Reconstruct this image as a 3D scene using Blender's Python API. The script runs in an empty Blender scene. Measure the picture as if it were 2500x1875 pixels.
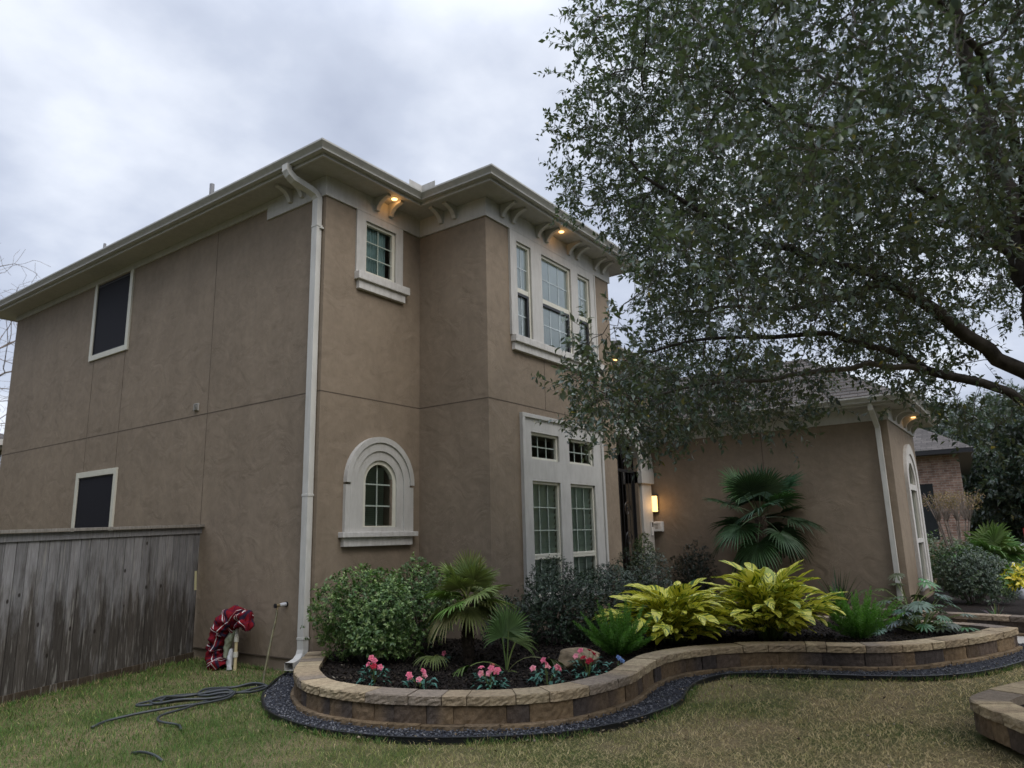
import bpy, bmesh, math, random
import numpy as np
from mathutils import Matrix, Vector
random.seed(7); rng = np.random.default_rng(7)
S = bpy.context.scene
COL = S.collection
R = math.radians

# ---------------------------------------------------------------- camera
cam = bpy.data.cameras.new("camera"); co = bpy.data.objects.new("camera", cam); COL.objects.link(co)
cam.sensor_width = 36; cam.lens = 1760.75 / 2500 * 36; cam.clip_end = 600; cam.clip_start = .05
r_ = Vector((0.58381819, -0.81151678, -0.02443025)); u_ = Vector((-0.15362801, -0.13996956, 0.9781651)); f_ = Vector((0.79721688, 0.5673174, 0.20638848))
M = Matrix((r_, u_, -f_)).transposed().to_4x4(); M.translation = (0, 0, 1.62); co.matrix_world = M
cam.dof.use_dof = True; cam.dof.focus_distance = 8.0; cam.dof.aperture_fstop = 1.8
S.camera = co
# ---------------------------------------------------------------- world, sun, exposure
W = bpy.data.worlds.new("World"); S.world = W; W.use_nodes = True
SUN_DIR = Vector((-.15, -.75, .80)).normalized()      # towards the sun
SUN_EL = math.asin(SUN_DIR.z); SUN_AZ = math.atan2(SUN_DIR.x, SUN_DIR.y)
def world():
    nt = W.node_tree; N = nt.nodes; L = nt.links; N.clear()
    out = N.new('ShaderNodeOutputWorld'); bg = N.new('ShaderNodeBackground'); bg.inputs[1].default_value = .1
    sky = N.new('ShaderNodeTexSky'); sky.sky_type = 'NISHITA'; sky.sun_disc = False
    sky.sun_elevation = SUN_EL; sky.sun_rotation = SUN_AZ; sky.dust_density = 3
    tc = N.new('ShaderNodeTexCoord'); sep = N.new('ShaderNodeSeparateXYZ'); L.new(tc.outputs['Generated'], sep.inputs[0])
    ad = N.new('ShaderNodeMath'); ad.operation = 'ADD'; ad.inputs[1].default_value = .28; L.new(sep.outputs[2], ad.inputs[0])
    mx = N.new('ShaderNodeMath'); mx.operation = 'MAXIMUM'; mx.inputs[1].default_value = .08; L.new(ad.outputs[0], mx.inputs[0])
    dx = N.new('ShaderNodeMath'); dx.operation = 'DIVIDE'; L.new(sep.outputs[0], dx.inputs[0]); L.new(mx.outputs[0], dx.inputs[1])
    dy = N.new('ShaderNodeMath'); dy.operation = 'DIVIDE'; L.new(sep.outputs[1], dy.inputs[0]); L.new(mx.outputs[0], dy.inputs[1])
    cb = N.new('ShaderNodeCombineXYZ'); L.new(dx.outputs[0], cb.inputs[0]); L.new(dy.outputs[0], cb.inputs[1]); cb.inputs[2].default_value = 3.3
    n1 = N.new('ShaderNodeTexNoise'); n1.inputs['Scale'].default_value = 1.5; n1.inputs['Detail'].default_value = 7; n1.inputs['Roughness'].default_value = .52; n1.inputs['Distortion'].default_value = .0
    L.new(cb.outputs[0], n1.inputs[0])
    r1 = N.new('ShaderNodeValToRGB'); L.new(n1.outputs[0], r1.inputs[0])
    e = r1.color_ramp; e.elements[0].position = .38; e.elements[0].color = (.45, .50, .625, 1)
    e.elements[1].position = .62; e.elements[1].color = (.84, .885, .98, 1)
    a = e.elements.new(.50); a.color = (.585, .64, .765, 1)
    # an overcast sky is brightest overhead
    zr_ = N.new('ShaderNodeMapRange'); zr_.interpolation_type = 'SMOOTHSTEP'; zr_.inputs[1].default_value = .58; zr_.inputs[2].default_value = 1; zr_.inputs[3].default_value = CLOUD; zr_.inputs[4].default_value = CLOUD * ZEN; L.new(sep.outputs[2], zr_.inputs[0])
    cz = N.new('ShaderNodeCombineXYZ')
    for i in range(3): L.new(zr_.outputs[0], cz.inputs[i])
    mul = N.new('ShaderNodeMix'); mul.data_type = 'RGBA'; mul.blend_type = 'MULTIPLY'; mul.inputs[0].default_value = 1
    L.new(r1.outputs[0], mul.inputs[6]); L.new(cz.outputs[0], mul.inputs[7])
    mix = N.new('ShaderNodeMix'); mix.data_type = 'RGBA'; mix.inputs[0].default_value = .93
    L.new(sky.outputs[0], mix.inputs[6]); L.new(mul.outputs[2], mix.inputs[7])
    L.new(mix.outputs[2], bg.inputs[0]); L.new(bg.outputs[0], out.inputs[0])
CLOUD = 7.0; ZEN = 3.4
world()
sd = bpy.data.lights.new("sun", 'SUN'); sd.energy = 1.0; sd.angle = R(40); sd.color = (1, .95, .88)
so = bpy.data.objects.new("sun", sd); COL.objects.link(so); so.rotation_euler = SUN_DIR.to_track_quat('Z', 'Y').to_euler()
S.view_settings.view_transform = 'Standard'; S.view_settings.look = 'None'; S.view_settings.gamma = 1
S.view_settings.exposure = 0.70
S.cycles.max_bounces = 6; S.cycles.transparent_max_bounces = 12; S.cycles.use_denoising = True

# ---------------------------------------------------------------- materials
MAT = {}
def nodes(name):
    m = bpy.data.materials.new(name); m.use_nodes = True; MAT[name] = m
    N = m.node_tree.nodes; L = m.node_tree.links
    return m, N, L, N['Principled BSDF']
def setp(b, rough=.6, spec=.4, metal=0.):
    b.inputs['Roughness'].default_value = rough; b.inputs['Specular IOR Level'].default_value = spec; b.inputs['Metallic'].default_value = metal
def noisecol(N, L, src, scale, c1, c2, lo=.35, hi=.65, detail=6, rough=.6, vec=None, dist=0):
    n = N.new('ShaderNodeTexNoise'); n.inputs['Scale'].default_value = scale; n.inputs['Detail'].default_value = detail
    n.inputs['Roughness'].default_value = rough; n.inputs['Distortion'].default_value = dist
    if vec is not None: L.new(vec, n.inputs[0])
    elif src is not None: L.new(src, n.inputs[0])
    r = N.new('ShaderNodeValToRGB'); L.new(n.outputs[0], r.inputs[0])
    r.color_ramp.elements[0].position = lo; r.color_ramp.elements[0].color = (*c1, 1)
    r.color_ramp.elements[1].position = hi; r.color_ramp.elements[1].color = (*c2, 1)
    return r.outputs[0], n.outputs[0]
def bump(N, L, b, h, strength=.3, dist=.01, prev=None):
    k = N.new('ShaderNodeBump'); k.inputs['Strength'].default_value = strength; k.inputs['Distance'].default_value = dist
    L.new(h, k.inputs['Height'])
    if prev is not None: L.new(prev, k.inputs['Normal'])
    L.new(k.outputs[0], b.inputs['Normal']); return k.outputs[0]
def mixc(N, L, a, b, fac, mode='MIX'):
    m = N.new('ShaderNodeMix'); m.data_type = 'RGBA'; m.blend_type = mode
    for s, i in ((a, 6), (b, 7)):
        if isinstance(s, tuple): m.inputs[i].default_value = (*s, 1) if len(s) == 3 else s
        else: L.new(s, m.inputs[i])
    if isinstance(fac, (int, float)): m.inputs[0].default_value = fac
    else: L.new(fac, m.inputs[0])
    return m.outputs[2]
def objco(N): return N.new('ShaderNodeTexCoord').outputs['Object']

def m_plain(name, c, rough=.6, spec=.4, metal=0., var=.12, scale=6, bmp=0., bscale=60, grime=0.):
    m, N, L, b = nodes(name); setp(b, rough, spec, metal); o = objco(N)
    c2 = tuple(min(1, x * (1 + var)) for x in c); c1 = tuple(x * (1 - var) for x in c)
    k, _ = noisecol(N, L, o, scale, c1, c2)
    if grime:   # rain-washed dirt, in runs
        ms = N.new('ShaderNodeMapping'); ms.inputs['Scale'].default_value = (5, 5, 1.1); L.new(o, ms.inputs[0])
        g, _ = noisecol(N, L, None, 3.2, (1 - grime, 1 - grime * 1.08, 1 - grime * 1.2), (1.03, 1.03, 1.03), .36, .58, vec=ms.outputs[0]); k = mixc(N, L, k, g, 1, 'MULTIPLY')
    L.new(k, b.inputs['Base Color'])
    if bmp:
        _, h = noisecol(N, L, o, bscale, c1, c2); bump(N, L, b, h, bmp, .004)
    return m
def m_stucco(name, c, trowel=1.):
    m, N, L, b = nodes(name); setp(b, .78, .3); o = objco(N)
    k1, _ = noisecol(N, L, o, .9, tuple(x * .90 for x in c), tuple(x * 1.08 for x in c), .3, .7)
    k2, _ = noisecol(N, L, o, 9, (.90, .90, .90), (1.06, 1.06, 1.06), .3, .7)
    cc = mixc(N, L, k1, k2, 1, 'MULTIPLY')
    # trowel strokes: ridges of a distorted noise, broken up by a coarse mask
    mp = N.new('ShaderNodeMapping'); mp.inputs['Scale'].default_value = (1, 1, .55); L.new(o, mp.inputs[0])
    n = N.new('ShaderNodeTexNoise'); n.inputs['Scale'].default_value = 5.5; n.inputs['Detail'].default_value = 7; n.inputs['Roughness'].default_value = .72; n.inputs['Distortion'].default_value = 1.1
    L.new(mp.outputs[0], n.inputs[0])
    s = N.new('ShaderNodeMath'); s.operation = 'SUBTRACT'; s.inputs[1].default_value = .5; L.new(n.outputs[0], s.inputs[0])
    ab = N.new('ShaderNodeMath'); ab.operation = 'ABSOLUTE'; L.new(s.outputs[0], ab.inputs[0])
    mr = N.new('ShaderNodeMapRange'); mr.inputs[1].default_value = 0; mr.inputs[2].default_value = .022; mr.inputs[3].default_value = 0; mr.inputs[4].default_value = 1
    L.new(ab.outputs[0], mr.inputs[0])
    n2 = N.new('ShaderNodeTexNoise'); n2.inputs['Scale'].default_value = 3.1; n2.inputs['Detail'].default_value = 2; L.new(o, n2.inputs[0])
    mr2 = N.new('ShaderNodeMapRange'); mr2.inputs[1].default_value = .50; mr2.inputs[2].default_value = .68; L.new(n2.outputs[0], mr2.inputs[0])
    hmix = N.new('ShaderNodeMath'); hmix.operation = 'SUBTRACT'; hmix.inputs[0].default_value = 1; L.new(mr.outputs[0], hmix.inputs[1])
    hm = N.new('ShaderNodeMath'); hm.operation = 'MULTIPLY'; L.new(hmix.outputs[0], hm.inputs[0]); L.new(mr2.outputs[0], hm.inputs[1])
    # rain streaks and splashed soil near the ground
    ms = N.new('ShaderNodeMapping'); ms.inputs['Scale'].default_value = (1.6, 1.6, .5); L.new(o, ms.inputs[0])
    ks, _ = noisecol(N, L, None, 2.2, (.93, .925, .92), (1.03, 1.03, 1.03), .35, .65, vec=ms.outputs[0]); cc = mixc(N, L, cc, ks, 1, 'MULTIPLY')
    sz = N.new('ShaderNodeSeparateXYZ'); L.new(o, sz.inputs[0]); mz = N.new('ShaderNodeMapRange'); mz.inputs[1].default_value = .1; mz.inputs[2].default_value = .75; mz.inputs[3].default_value = .55; mz.inputs[4].default_value = 0; L.new(sz.outputs[2], mz.inputs[0])
    nz = N.new('ShaderNodeTexNoise'); nz.inputs['Scale'].default_value = 4; nz.inputs['Detail'].default_value = 6; L.new(o, nz.inputs[0]); mm = N.new('ShaderNodeMath'); mm.operation = 'MULTIPLY'; L.new(nz.outputs[0], mm.inputs[0]); L.new(mz.outputs[0], mm.inputs[1])
    cc = mixc(N, L, cc, (.13, .10, .075), mm.outputs[0])
    L.new(cc, b.inputs['Base Color'])
    _, h2 = noisecol(N, L, o, 26, (0, 0, 0), (1, 1, 1))
    nb = bump(N, L, b, h2, .22 * trowel, .006)
    nb = bump(N, L, b, hm.outputs[0], .42 * trowel, .006, nb)
    n3 = N.new('ShaderNodeTexNoise'); n3.inputs['Scale'].default_value = 2.6; n3.inputs['Detail'].default_value = 3; n3.inputs['Distortion'].default_value = 1; L.new(o, n3.inputs[0])
    bump(N, L, b, n3.outputs[0], .40 * trowel, .05, nb)
    return m
m_stucco('stucco', (.250, .196, .142))
m_plain('trim', (.49, .475, .445), .6, .35, var=.05, scale=3, bmp=.12, bscale=40, grime=.07)
m_plain('trim_sill', (.56, .54, .51), .7, .3, var=.07, scale=14, bmp=.3, bscale=50, grime=.12)
m_plain('gutter', (.42, .41, .375), .42, .5, var=.05, scale=2, grime=.08)
m_plain('downspout', (.55, .535, .495), .5, .45, var=.05, scale=2.5, grime=.07)
m_plain('soffit', (.40, .385, .36), .7, .3, var=.04, scale=2, grime=.08)
m_plain('joint', (.10, .078, .062), .8, .2, var=.1)
m_plain('sash', (.60, .58, .49), .5, .4, var=.04)
m_plain('muntin', (.36, .41, .36), .5, .4, var=.04)
m_plain('muntin_pale', (.50, .56, .58), .5, .4, var=.04)
m_plain('black_metal', (.018, .018, .02), .45, .5, var=.1)
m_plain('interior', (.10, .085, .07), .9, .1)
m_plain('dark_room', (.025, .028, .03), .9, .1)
m_plain('blind_dark', (.24, .30, .26), .8, .2, var=.05)
m_plain('blind', (.42, .46, .42), .8, .2, var=.05)
m_plain('blind_white', (.80, .83, .85), .8, .2, var=.03)
m_plain('curtain', (.36, .46, .48), .9, .1, var=.15, scale=3)
m_plain('screen', (.012, .012, .017), .75, .25, var=.1, scale=200)
m_plain('pipe_gray', (.25, .25, .26), .6, .4)
m_plain('concrete', (.36, .335, .30), .85, .2, var=.14, scale=2.5, bmp=.2, bscale=70)
m_plain('mulch', (.016, .012, .010), .95, .15, var=.6, scale=40, bmp=1., bscale=90)
m_plain('gravel_bed', (.03, .032, .04), .9, .2, var=.4, scale=60, bmp=.6, bscale=120)
m_plain('edging', (.008, .009, .011), .42, .4, var=.1)
m_plain('hose', (.040, .046, .050), .42, .5, var=.25, scale=5)
m_plain('hose_olive', (.085, .075, .035), .5, .45, var=.4, scale=9)
m_plain('brass', (.26, .20, .11), .45, .5, .5, var=.2, scale=30)
m_plain('pvc', (.56, .47, .27), .55, .4, var=.12, scale=12)
m_plain('pvc_white', (.60, .58, .50), .5, .4, var=.06, scale=12)
m_plain('white_cloth', (.55, .56, .58), .9, .2, var=.1, scale=8)
m_plain('pad_cloth', (.30, .33, .24), .9, .2, var=.15, scale=8)
m_plain('white_plastic', (.66, .66, .64), .5, .4, var=.03)
m_plain('rock', (.25, .19, .12), .85, .25, var=.35, scale=7, bmp=.6, bscale=18)
m_plain('tape', (.50, .47, .28), .7, .3, var=.05)
m_plain('bark', (.060, .052, .046), .95, .15, var=.45, scale=12, bmp=1., bscale=35)
m_plain('twig', (.13, .115, .10), .9, .2, var=.3, scale=8)
m_plain('bare_bark', (.20, .165, .14), .9, .2, var=.3, scale=8)
m_plain('palm_bark', (.055, .042, .032), .95, .1, var=.5, scale=25, bmp=1., bscale=60)
m_plain('truck_paint', (.012, .015, .035), .25, .6, var=.05)
m_plain('red_lamp', (.45, .02, .02), .3, .6, var=.05)
m_plain('tyre', (.015, .015, .016), .85, .2)
m_plain('white_paint', (.7, .7, .72), .4, .5, var=.03)
m_plain('statue', (.58, .60, .66), .7, .3, var=.08, scale=8)
m_plain('asphalt', (.06, .06, .062), .9, .2, var=.15, scale=8)

def m_emit(name, c, s):
    m, N, L, b = nodes(name); b.inputs['Base Color'].default_value = (*c, 1)
    b.inputs['Emission Color'].default_value = (*c, 1); b.inputs['Emission Strength'].default_value = s
m_emit('lamp_warm', (1, .60, .22), 2.2); m_emit('lamp_soft', (1, .62, .22), 1.5)

def m_glass(name, tint, refl=1.):
    m, N, L, b = nodes(name); out = N['Material Output']
    tr = N.new('ShaderNodeBsdfTransparent'); tr.inputs[0].default_value = (*tint, 1)
    gl = N.new('ShaderNodeBsdfGlossy'); gl.inputs['Roughness'].default_value = .02; gl.inputs[0].default_value = (.95, 1, .98, 1)
    fr = N.new('ShaderNodeFresnel'); fr.inputs[0].default_value = 1.62
    mu = N.new('ShaderNodeMath'); mu.operation = 'MULTIPLY'; mu.use_clamp = True; mu.inputs[1].default_value = 1.7 * refl; L.new(fr.outputs[0], mu.inputs[0])
    o = objco(N); n = N.new('ShaderNodeTexNoise'); n.inputs['Scale'].default_value = 1.6; n.inputs['Detail'].default_value = 1; L.new(o, n.inputs[0])
    bp = N.new('ShaderNodeBump'); bp.inputs['Strength'].default_value = .05; bp.inputs['Distance'].default_value = .05; L.new(n.outputs[0], bp.inputs['Height']); L.new(bp.outputs[0], gl.inputs['Normal'])
    mx = N.new('ShaderNodeMixShader'); L.new(mu.outputs[0], mx.inputs[0]); L.new(tr.outputs[0], mx.inputs[1]); L.new(gl.outputs[0], mx.inputs[2]); L.new(mx.outputs[0], out.inputs[0])
m_glass('glass', (.84, .91, .87), .45); m_glass('glass_clear', (.90, .94, .93), .9)

def m_shingle():
    m, N, L, b = nodes('shingle'); setp(b, .92, .2); o = objco(N)
    br = N.new('ShaderNodeTexBrick'); br.inputs['Scale'].default_value = 1; br.inputs['Brick Width'].default_value = .30; br.inputs['Row Height'].default_value = .14
    br.inputs['Mortar Size'].default_value = .006; br.inputs['Color1'].default_value = (.075, .068, .064, 1); br.inputs['Color2'].default_value = (.125, .112, .104, 1); br.inputs['Mortar'].default_value = (.03, .028, .027, 1)
    uv = N.new('ShaderNodeUVMap'); L.new(uv.outputs[0], br.inputs[0])
    k, h = noisecol(N, L, o, 40, (.75, .75, .75), (1.2, 1.2, 1.2)); L.new(mixc(N, L, br.outputs[0], k, 1, 'MULTIPLY'), b.inputs['Base Color'])
    bump(N, L, b, br.outputs['Fac'], -.5, .01)
m_shingle()
def m_brickwall():
    m, N, L, b = nodes('brick'); setp(b, .9, .2); o = objco(N)
    br = N.new('ShaderNodeTexBrick'); br.inputs['Scale'].default_value = 1; br.inputs['Brick Width'].default_value = .22; br.inputs['Row Height'].default_value = .075
    br.inputs['Mortar Size'].default_value = .008; br.inputs['Color1'].default_value = (.22, .13, .10, 1); br.inputs['Color2'].default_value = (.33, .22, .17, 1); br.inputs['Mortar'].default_value = (.34, .30, .26, 1)
    uv = N.new('ShaderNodeUVMap'); L.new(uv.outputs[0], br.inputs[0])
    k, h = noisecol(N, L, o, 5, (.7, .7, .7), (1.25, 1.25, 1.25)); L.new(mixc(N, L, br.outputs[0], k, 1, 'MULTIPLY'), b.inputs['Base Color'])
m_brickwall()

def m_attr(name, rough=.6, spec=.4, bmp=0., bscale=60, tint=None, trans=0., back=None, mottled=0.):
    """Base colour from the per-piece colour stored on the mesh (each block, blade or leaf has its own)."""
    m, N, L, b = nodes(name); setp(b, rough, spec); o = objco(N)
    at = N.new('ShaderNodeAttribute'); at.attribute_name = 'Col'; c = at.outputs['Color']
    if mottled:
        k, _ = noisecol(N, L, o, 22, (1 - mottled,) * 3, (1 + mottled,) * 3, .3, .7); c = mixc(N, L, c, k, 1, 'MULTIPLY')
        k, _ = noisecol(N, L, o, 120, (1 - mottled * .8,) * 3, (1 + mottled * .8,) * 3, .3, .7); c = mixc(N, L, c, k, 1, 'MULTIPLY')
    if back:
        g = N.new('ShaderNodeNewGeometry'); cb = mixc(N, L, c, back, .5); c = mixc(N, L, c, cb, g.outputs['Backfacing'])
    L.new(c, b.inputs['Base Color'])
    if bmp:
        _, h = noisecol(N, L, o, bscale, (0, 0, 0), (1, 1, 1)); bump(N, L, b, h, bmp, .006)
    if trans:
        out = N['Material Output']; t = N.new('ShaderNodeBsdfTranslucent'); L.new(mixc(N, L, c, (1., 1.05, .75) if name == 'grass' else (.9, 1.25, .45), 1, 'MULTIPLY'), t.inputs[0])
        mx = N.new('ShaderNodeMixShader'); mx.inputs[0].default_value = trans; L.new(b.outputs[0], mx.inputs[1]); L.new(t.outputs[0], mx.inputs[2]); L.new(mx.outputs[0], out.inputs[0])
    return m
m_attr('block', .9, .25, .9, 70, mottled=.28)
m_attr('stone', .8, .35, .4, 90, mottled=.2)
m_attr('grass', .7, .25, trans=.25)
m_attr('leaf_oak', .30, .7, trans=.15, back=(.20, .225, .165))
m_attr('leaf_bush', .42, .5, trans=.2)
m_attr('leaf_dark', .34, .55, trans=.08)
m_attr('leaf_soft', .6, .3, trans=.3)
m_attr('leaf_palm', .55, .28, trans=.18)
m_attr('petal', .7, .25, trans=.25)
m_attr('leaf_silk', .5, .4)
m_attr('chips', .95, .15)

def m_ginger():
    m, N, L, b = nodes('leaf_ginger'); setp(b, .45, .45)
    uv = N.new('ShaderNodeUVMap'); sp = N.new('ShaderNodeSeparateXYZ'); L.new(uv.outputs[0], sp.inputs[0])   # u: across -1..1 (stored 0..1), v: along
    s = N.new('ShaderNodeMath'); s.operation = 'SUBTRACT'; s.inputs[1].default_value = .5; L.new(sp.outputs[0], s.inputs[0])
    a = N.new('ShaderNodeMath'); a.operation = 'ABSOLUTE'; L.new(s.outputs[0], a.inputs[0])
    k = N.new('ShaderNodeMath'); k.operation = 'MULTIPLY_ADD'; L.new(a.outputs[0], k.inputs[0]); k.inputs[1].default_value = -.55; L.new(sp.outputs[1], k.inputs[2])
    at = N.new('ShaderNodeAttribute'); at.attribute_name = 'Col'; sr = N.new('ShaderNodeSeparateColor'); L.new(at.outputs['Color'], sr.inputs[0])
    cb = N.new('ShaderNodeCombineXYZ'); L.new(k.outputs[0], cb.inputs[0]); L.new(sr.outputs[0], cb.inputs[1]); 
    sg = N.new('ShaderNodeMath'); sg.operation = 'SIGN'; L.new(s.outputs[0], sg.inputs[0]); L.new(sg.outputs[0], cb.inputs[2])
    mp = N.new('ShaderNodeMapping'); mp.inputs['Scale'].default_value = (7.5, 30, 3); L.new(cb.outputs[0], mp.inputs[0])
    n = N.new('ShaderNodeTexNoise'); n.inputs['Scale'].default_value = 1; n.inputs['Detail'].default_value = 3; n.inputs['Roughness'].default_value = .7; L.new(mp.outputs[0], n.inputs[0])
    r = N.new('ShaderNodeValToRGB'); L.new(n.outputs[0], r.inputs[0]); e = r.color_ramp
    e.elements[0].position = .41; e.elements[0].color = (.035, .10, .018, 1); e.elements[1].position = .49; e.elements[1].color = (.88, .83, .08, 1)
    x = e.elements.new(.45); x.color = (.26, .38, .04, 1); x = e.elements.new(.65); x.color = (.90, .85, .24, 1)
    c = mixc(N, L, r.outputs[0], (.13, .25, .03), sr.outputs[1]); L.new(c, b.inputs['Base Color'])
    out = N['Material Output']; t = N.new('ShaderNodeBsdfTranslucent'); L.new(c, t.inputs[0])
    mx = N.new('ShaderNodeMixShader'); mx.inputs[0].default_value = .22; L.new(b.outputs[0], mx.inputs[1]); L.new(t.outputs[0], mx.inputs[2]); L.new(mx.outputs[0], out.inputs[0])
m_ginger()

def m_lawn():
    m, N, L, b = nodes('lawn_ground'); setp(b, .95, .1); o = objco(N)
    k, _ = noisecol(N, L, o, 1.1, (.07, .085, .028), (.19, .15, .085), .38, .62)
    k2, h = noisecol(N, L, o, 45, (.55, .55, .55), (1.3, 1.3, 1.3)); L.new(mixc(N, L, k, k2, 1, 'MULTIPLY'), b.inputs['Base Color'])
    bump(N, L, b, h, .8, .02)
m_lawn()
def m_plaid():
    m, N, L, b = nodes('plaid'); setp(b, .95, .1)
    uv = N.new('ShaderNodeUVMap'); sp = N.new('ShaderNodeSeparateXYZ'); L.new(uv.outputs[0], sp.inputs[0])
    def band(src, freq, w, ph=0.):
        a = N.new('ShaderNodeMath'); a.operation = 'MULTIPLY_ADD'; a.inputs[1].default_value = freq; a.inputs[2].default_value = ph; L.new(src, a.inputs[0])
        f = N.new('ShaderNodeMath'); f.operation = 'FRACT'; L.new(a.outputs[0], f.inputs[0])
        l = N.new('ShaderNodeMath'); l.operation = 'LESS_THAN'; l.inputs[1].default_value = w; L.new(f.outputs[0], l.inputs[0]); return l.outputs[0]
    c = (.17, .010, .016)
    c = mixc(N, L, c, (.10, .01, .025), band(sp.outputs[0], 9, .16)); c = mixc(N, L, c, (.10, .01, .025), band(sp.outputs[1], 12, .16))
    c = mixc(N, L, c, (.03, .02, .04), band(sp.outputs[0], 3, .10, .4)); c = mixc(N, L, c, (.03, .02, .04), band(sp.outputs[1], 4, .10, .4))
    c = mixc(N, L, c, (.62, .58, .58), band(sp.outputs[0], 3, .028, .2)); c = mixc(N, L, c, (.62, .58, .58), band(sp.outputs[1], 4, .03, .2)); c = mixc(N, L, c, (.62, .58, .58), band(sp.outputs[1], 4, .03, .1))
    L.new(c, b.inputs['Base Color'])
    o = objco(N); _, h = noisecol(N, L, o, 18, (0, 0, 0), (1, 1, 1)); bump(N, L, b, h, .6, .02)
m_plaid()
def m_fence():
    m, N, L, b = nodes('fence_wood'); setp(b, .92, .15); o = objco(N)
    at = N.new('ShaderNodeAttribute'); at.attribute_name = 'Col'
    mp = N.new('ShaderNodeMapping'); mp.inputs['Scale'].default_value = (7, 7, .6); L.new(o, mp.inputs[0])
    n = N.new('ShaderNodeTexNoise'); n.inputs['Scale'].default_value = 6; n.inputs['Detail'].default_value = 8; n.inputs['Roughness'].default_value = .7; n.inputs['Distortion'].default_value = .6; L.new(mp.outputs[0], n.inputs[0])
    r = N.new('ShaderNodeValToRGB'); L.new(n.outputs[0], r.inputs[0]); e = r.color_ramp
    e.elements[0].position = .30; e.elements[0].color = (.60, .58, .56, 1); e.elements[1].position = .70; e.elements[1].color = (1.25, 1.25, 1.28, 1)
    c = mixc(N, L, at.outputs['Color'], r.outputs[0], 1, 'MULTIPLY')
    # damp brown-black staining on the lower half, in long runs (real dirt with its own ragged shape)
    sp = N.new('ShaderNodeSeparateXYZ'); L.new(o, sp.inputs[0])
    mp2 = N.new('ShaderNodeMapping'); mp2.inputs['Scale'].default_value = (5, 5, .9); L.new(o, mp2.inputs[0])
    n2 = N.new('ShaderNodeTexNoise'); n2.inputs['Scale'].default_value = 1.3; n2.inputs['Detail'].default_value = 6; n2.inputs['Roughness'].default_value = .65; L.new(mp2.outputs[0], n2.inputs[0])
    mz = N.new('ShaderNodeMapRange'); mz.inputs[1].default_value = 1.75; mz.inputs[2].default_value = .55; mz.inputs[3].default_value = -.15; mz.inputs[4].default_value = .22; L.new(sp.outputs[2], mz.inputs[0])
    ad = N.new('ShaderNodeMath'); L.new(n2.outputs[0], ad.inputs[0]); L.new(mz.outputs[0], ad.inputs[1])
    ms = N.new('ShaderNodeMapRange'); ms.inputs[1].default_value = .46; ms.inputs[2].default_value = .66; ms.inputs[4].default_value = .92; L.new(ad.outputs[0], ms.inputs[0])
    dk = mixc(N, L, (.30, .265, .22), r.outputs[0], .35, 'MULTIPLY'); dk = mixc(N, L, c, dk, 1, 'MULTIPLY')
    c = mixc(N, L, c, dk, ms.outputs[0])
    # pale flaked streaks
    mp3 = N.new('ShaderNodeMapping'); mp3.inputs['Scale'].default_value = (14, 14, 1.3); L.new(o, mp3.inputs[0])
    n3 = N.new('ShaderNodeTexNoise'); n3.inputs['Scale'].default_value = 2.3; n3.inputs['Detail'].default_value = 4; L.new(mp3.outputs[0], n3.inputs[0])
    m3 = N.new('ShaderNodeMapRange'); m3.inputs[1].default_value = .58; m3.inputs[2].default_value = .68; m3.inputs[4].default_value = .6; L.new(n3.outputs[0], m3.inputs[0])
    c = mixc(N, L, c, (.27, .26, .24), m3.outputs[0])
    # knots
    v = N.new('ShaderNodeTexVoronoi'); v.inputs['Scale'].default_value = 1; mk = N.new('ShaderNodeMapping'); mk.inputs['Scale'].default_value = (5.2, 5.2, 3.4); L.new(o, mk.inputs[0]); L.new(mk.outputs[0], v.inputs[0])
    kk = N.new('ShaderNodeMapRange'); kk.inputs[1].default_value = .07; kk.inputs[2].default_value = .11; kk.inputs[3].default_value = .9; kk.inputs[4].default_value = 0; L.new(v.outputs['Distance'], kk.inputs[0])
    c = mixc(N, L, c, (.02, .016, .013), kk.outputs[0])
    L.new(c, b.inputs['Base Color']); bump(N, L, b, n.outputs[0], .5, .006)
m_fence()

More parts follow.
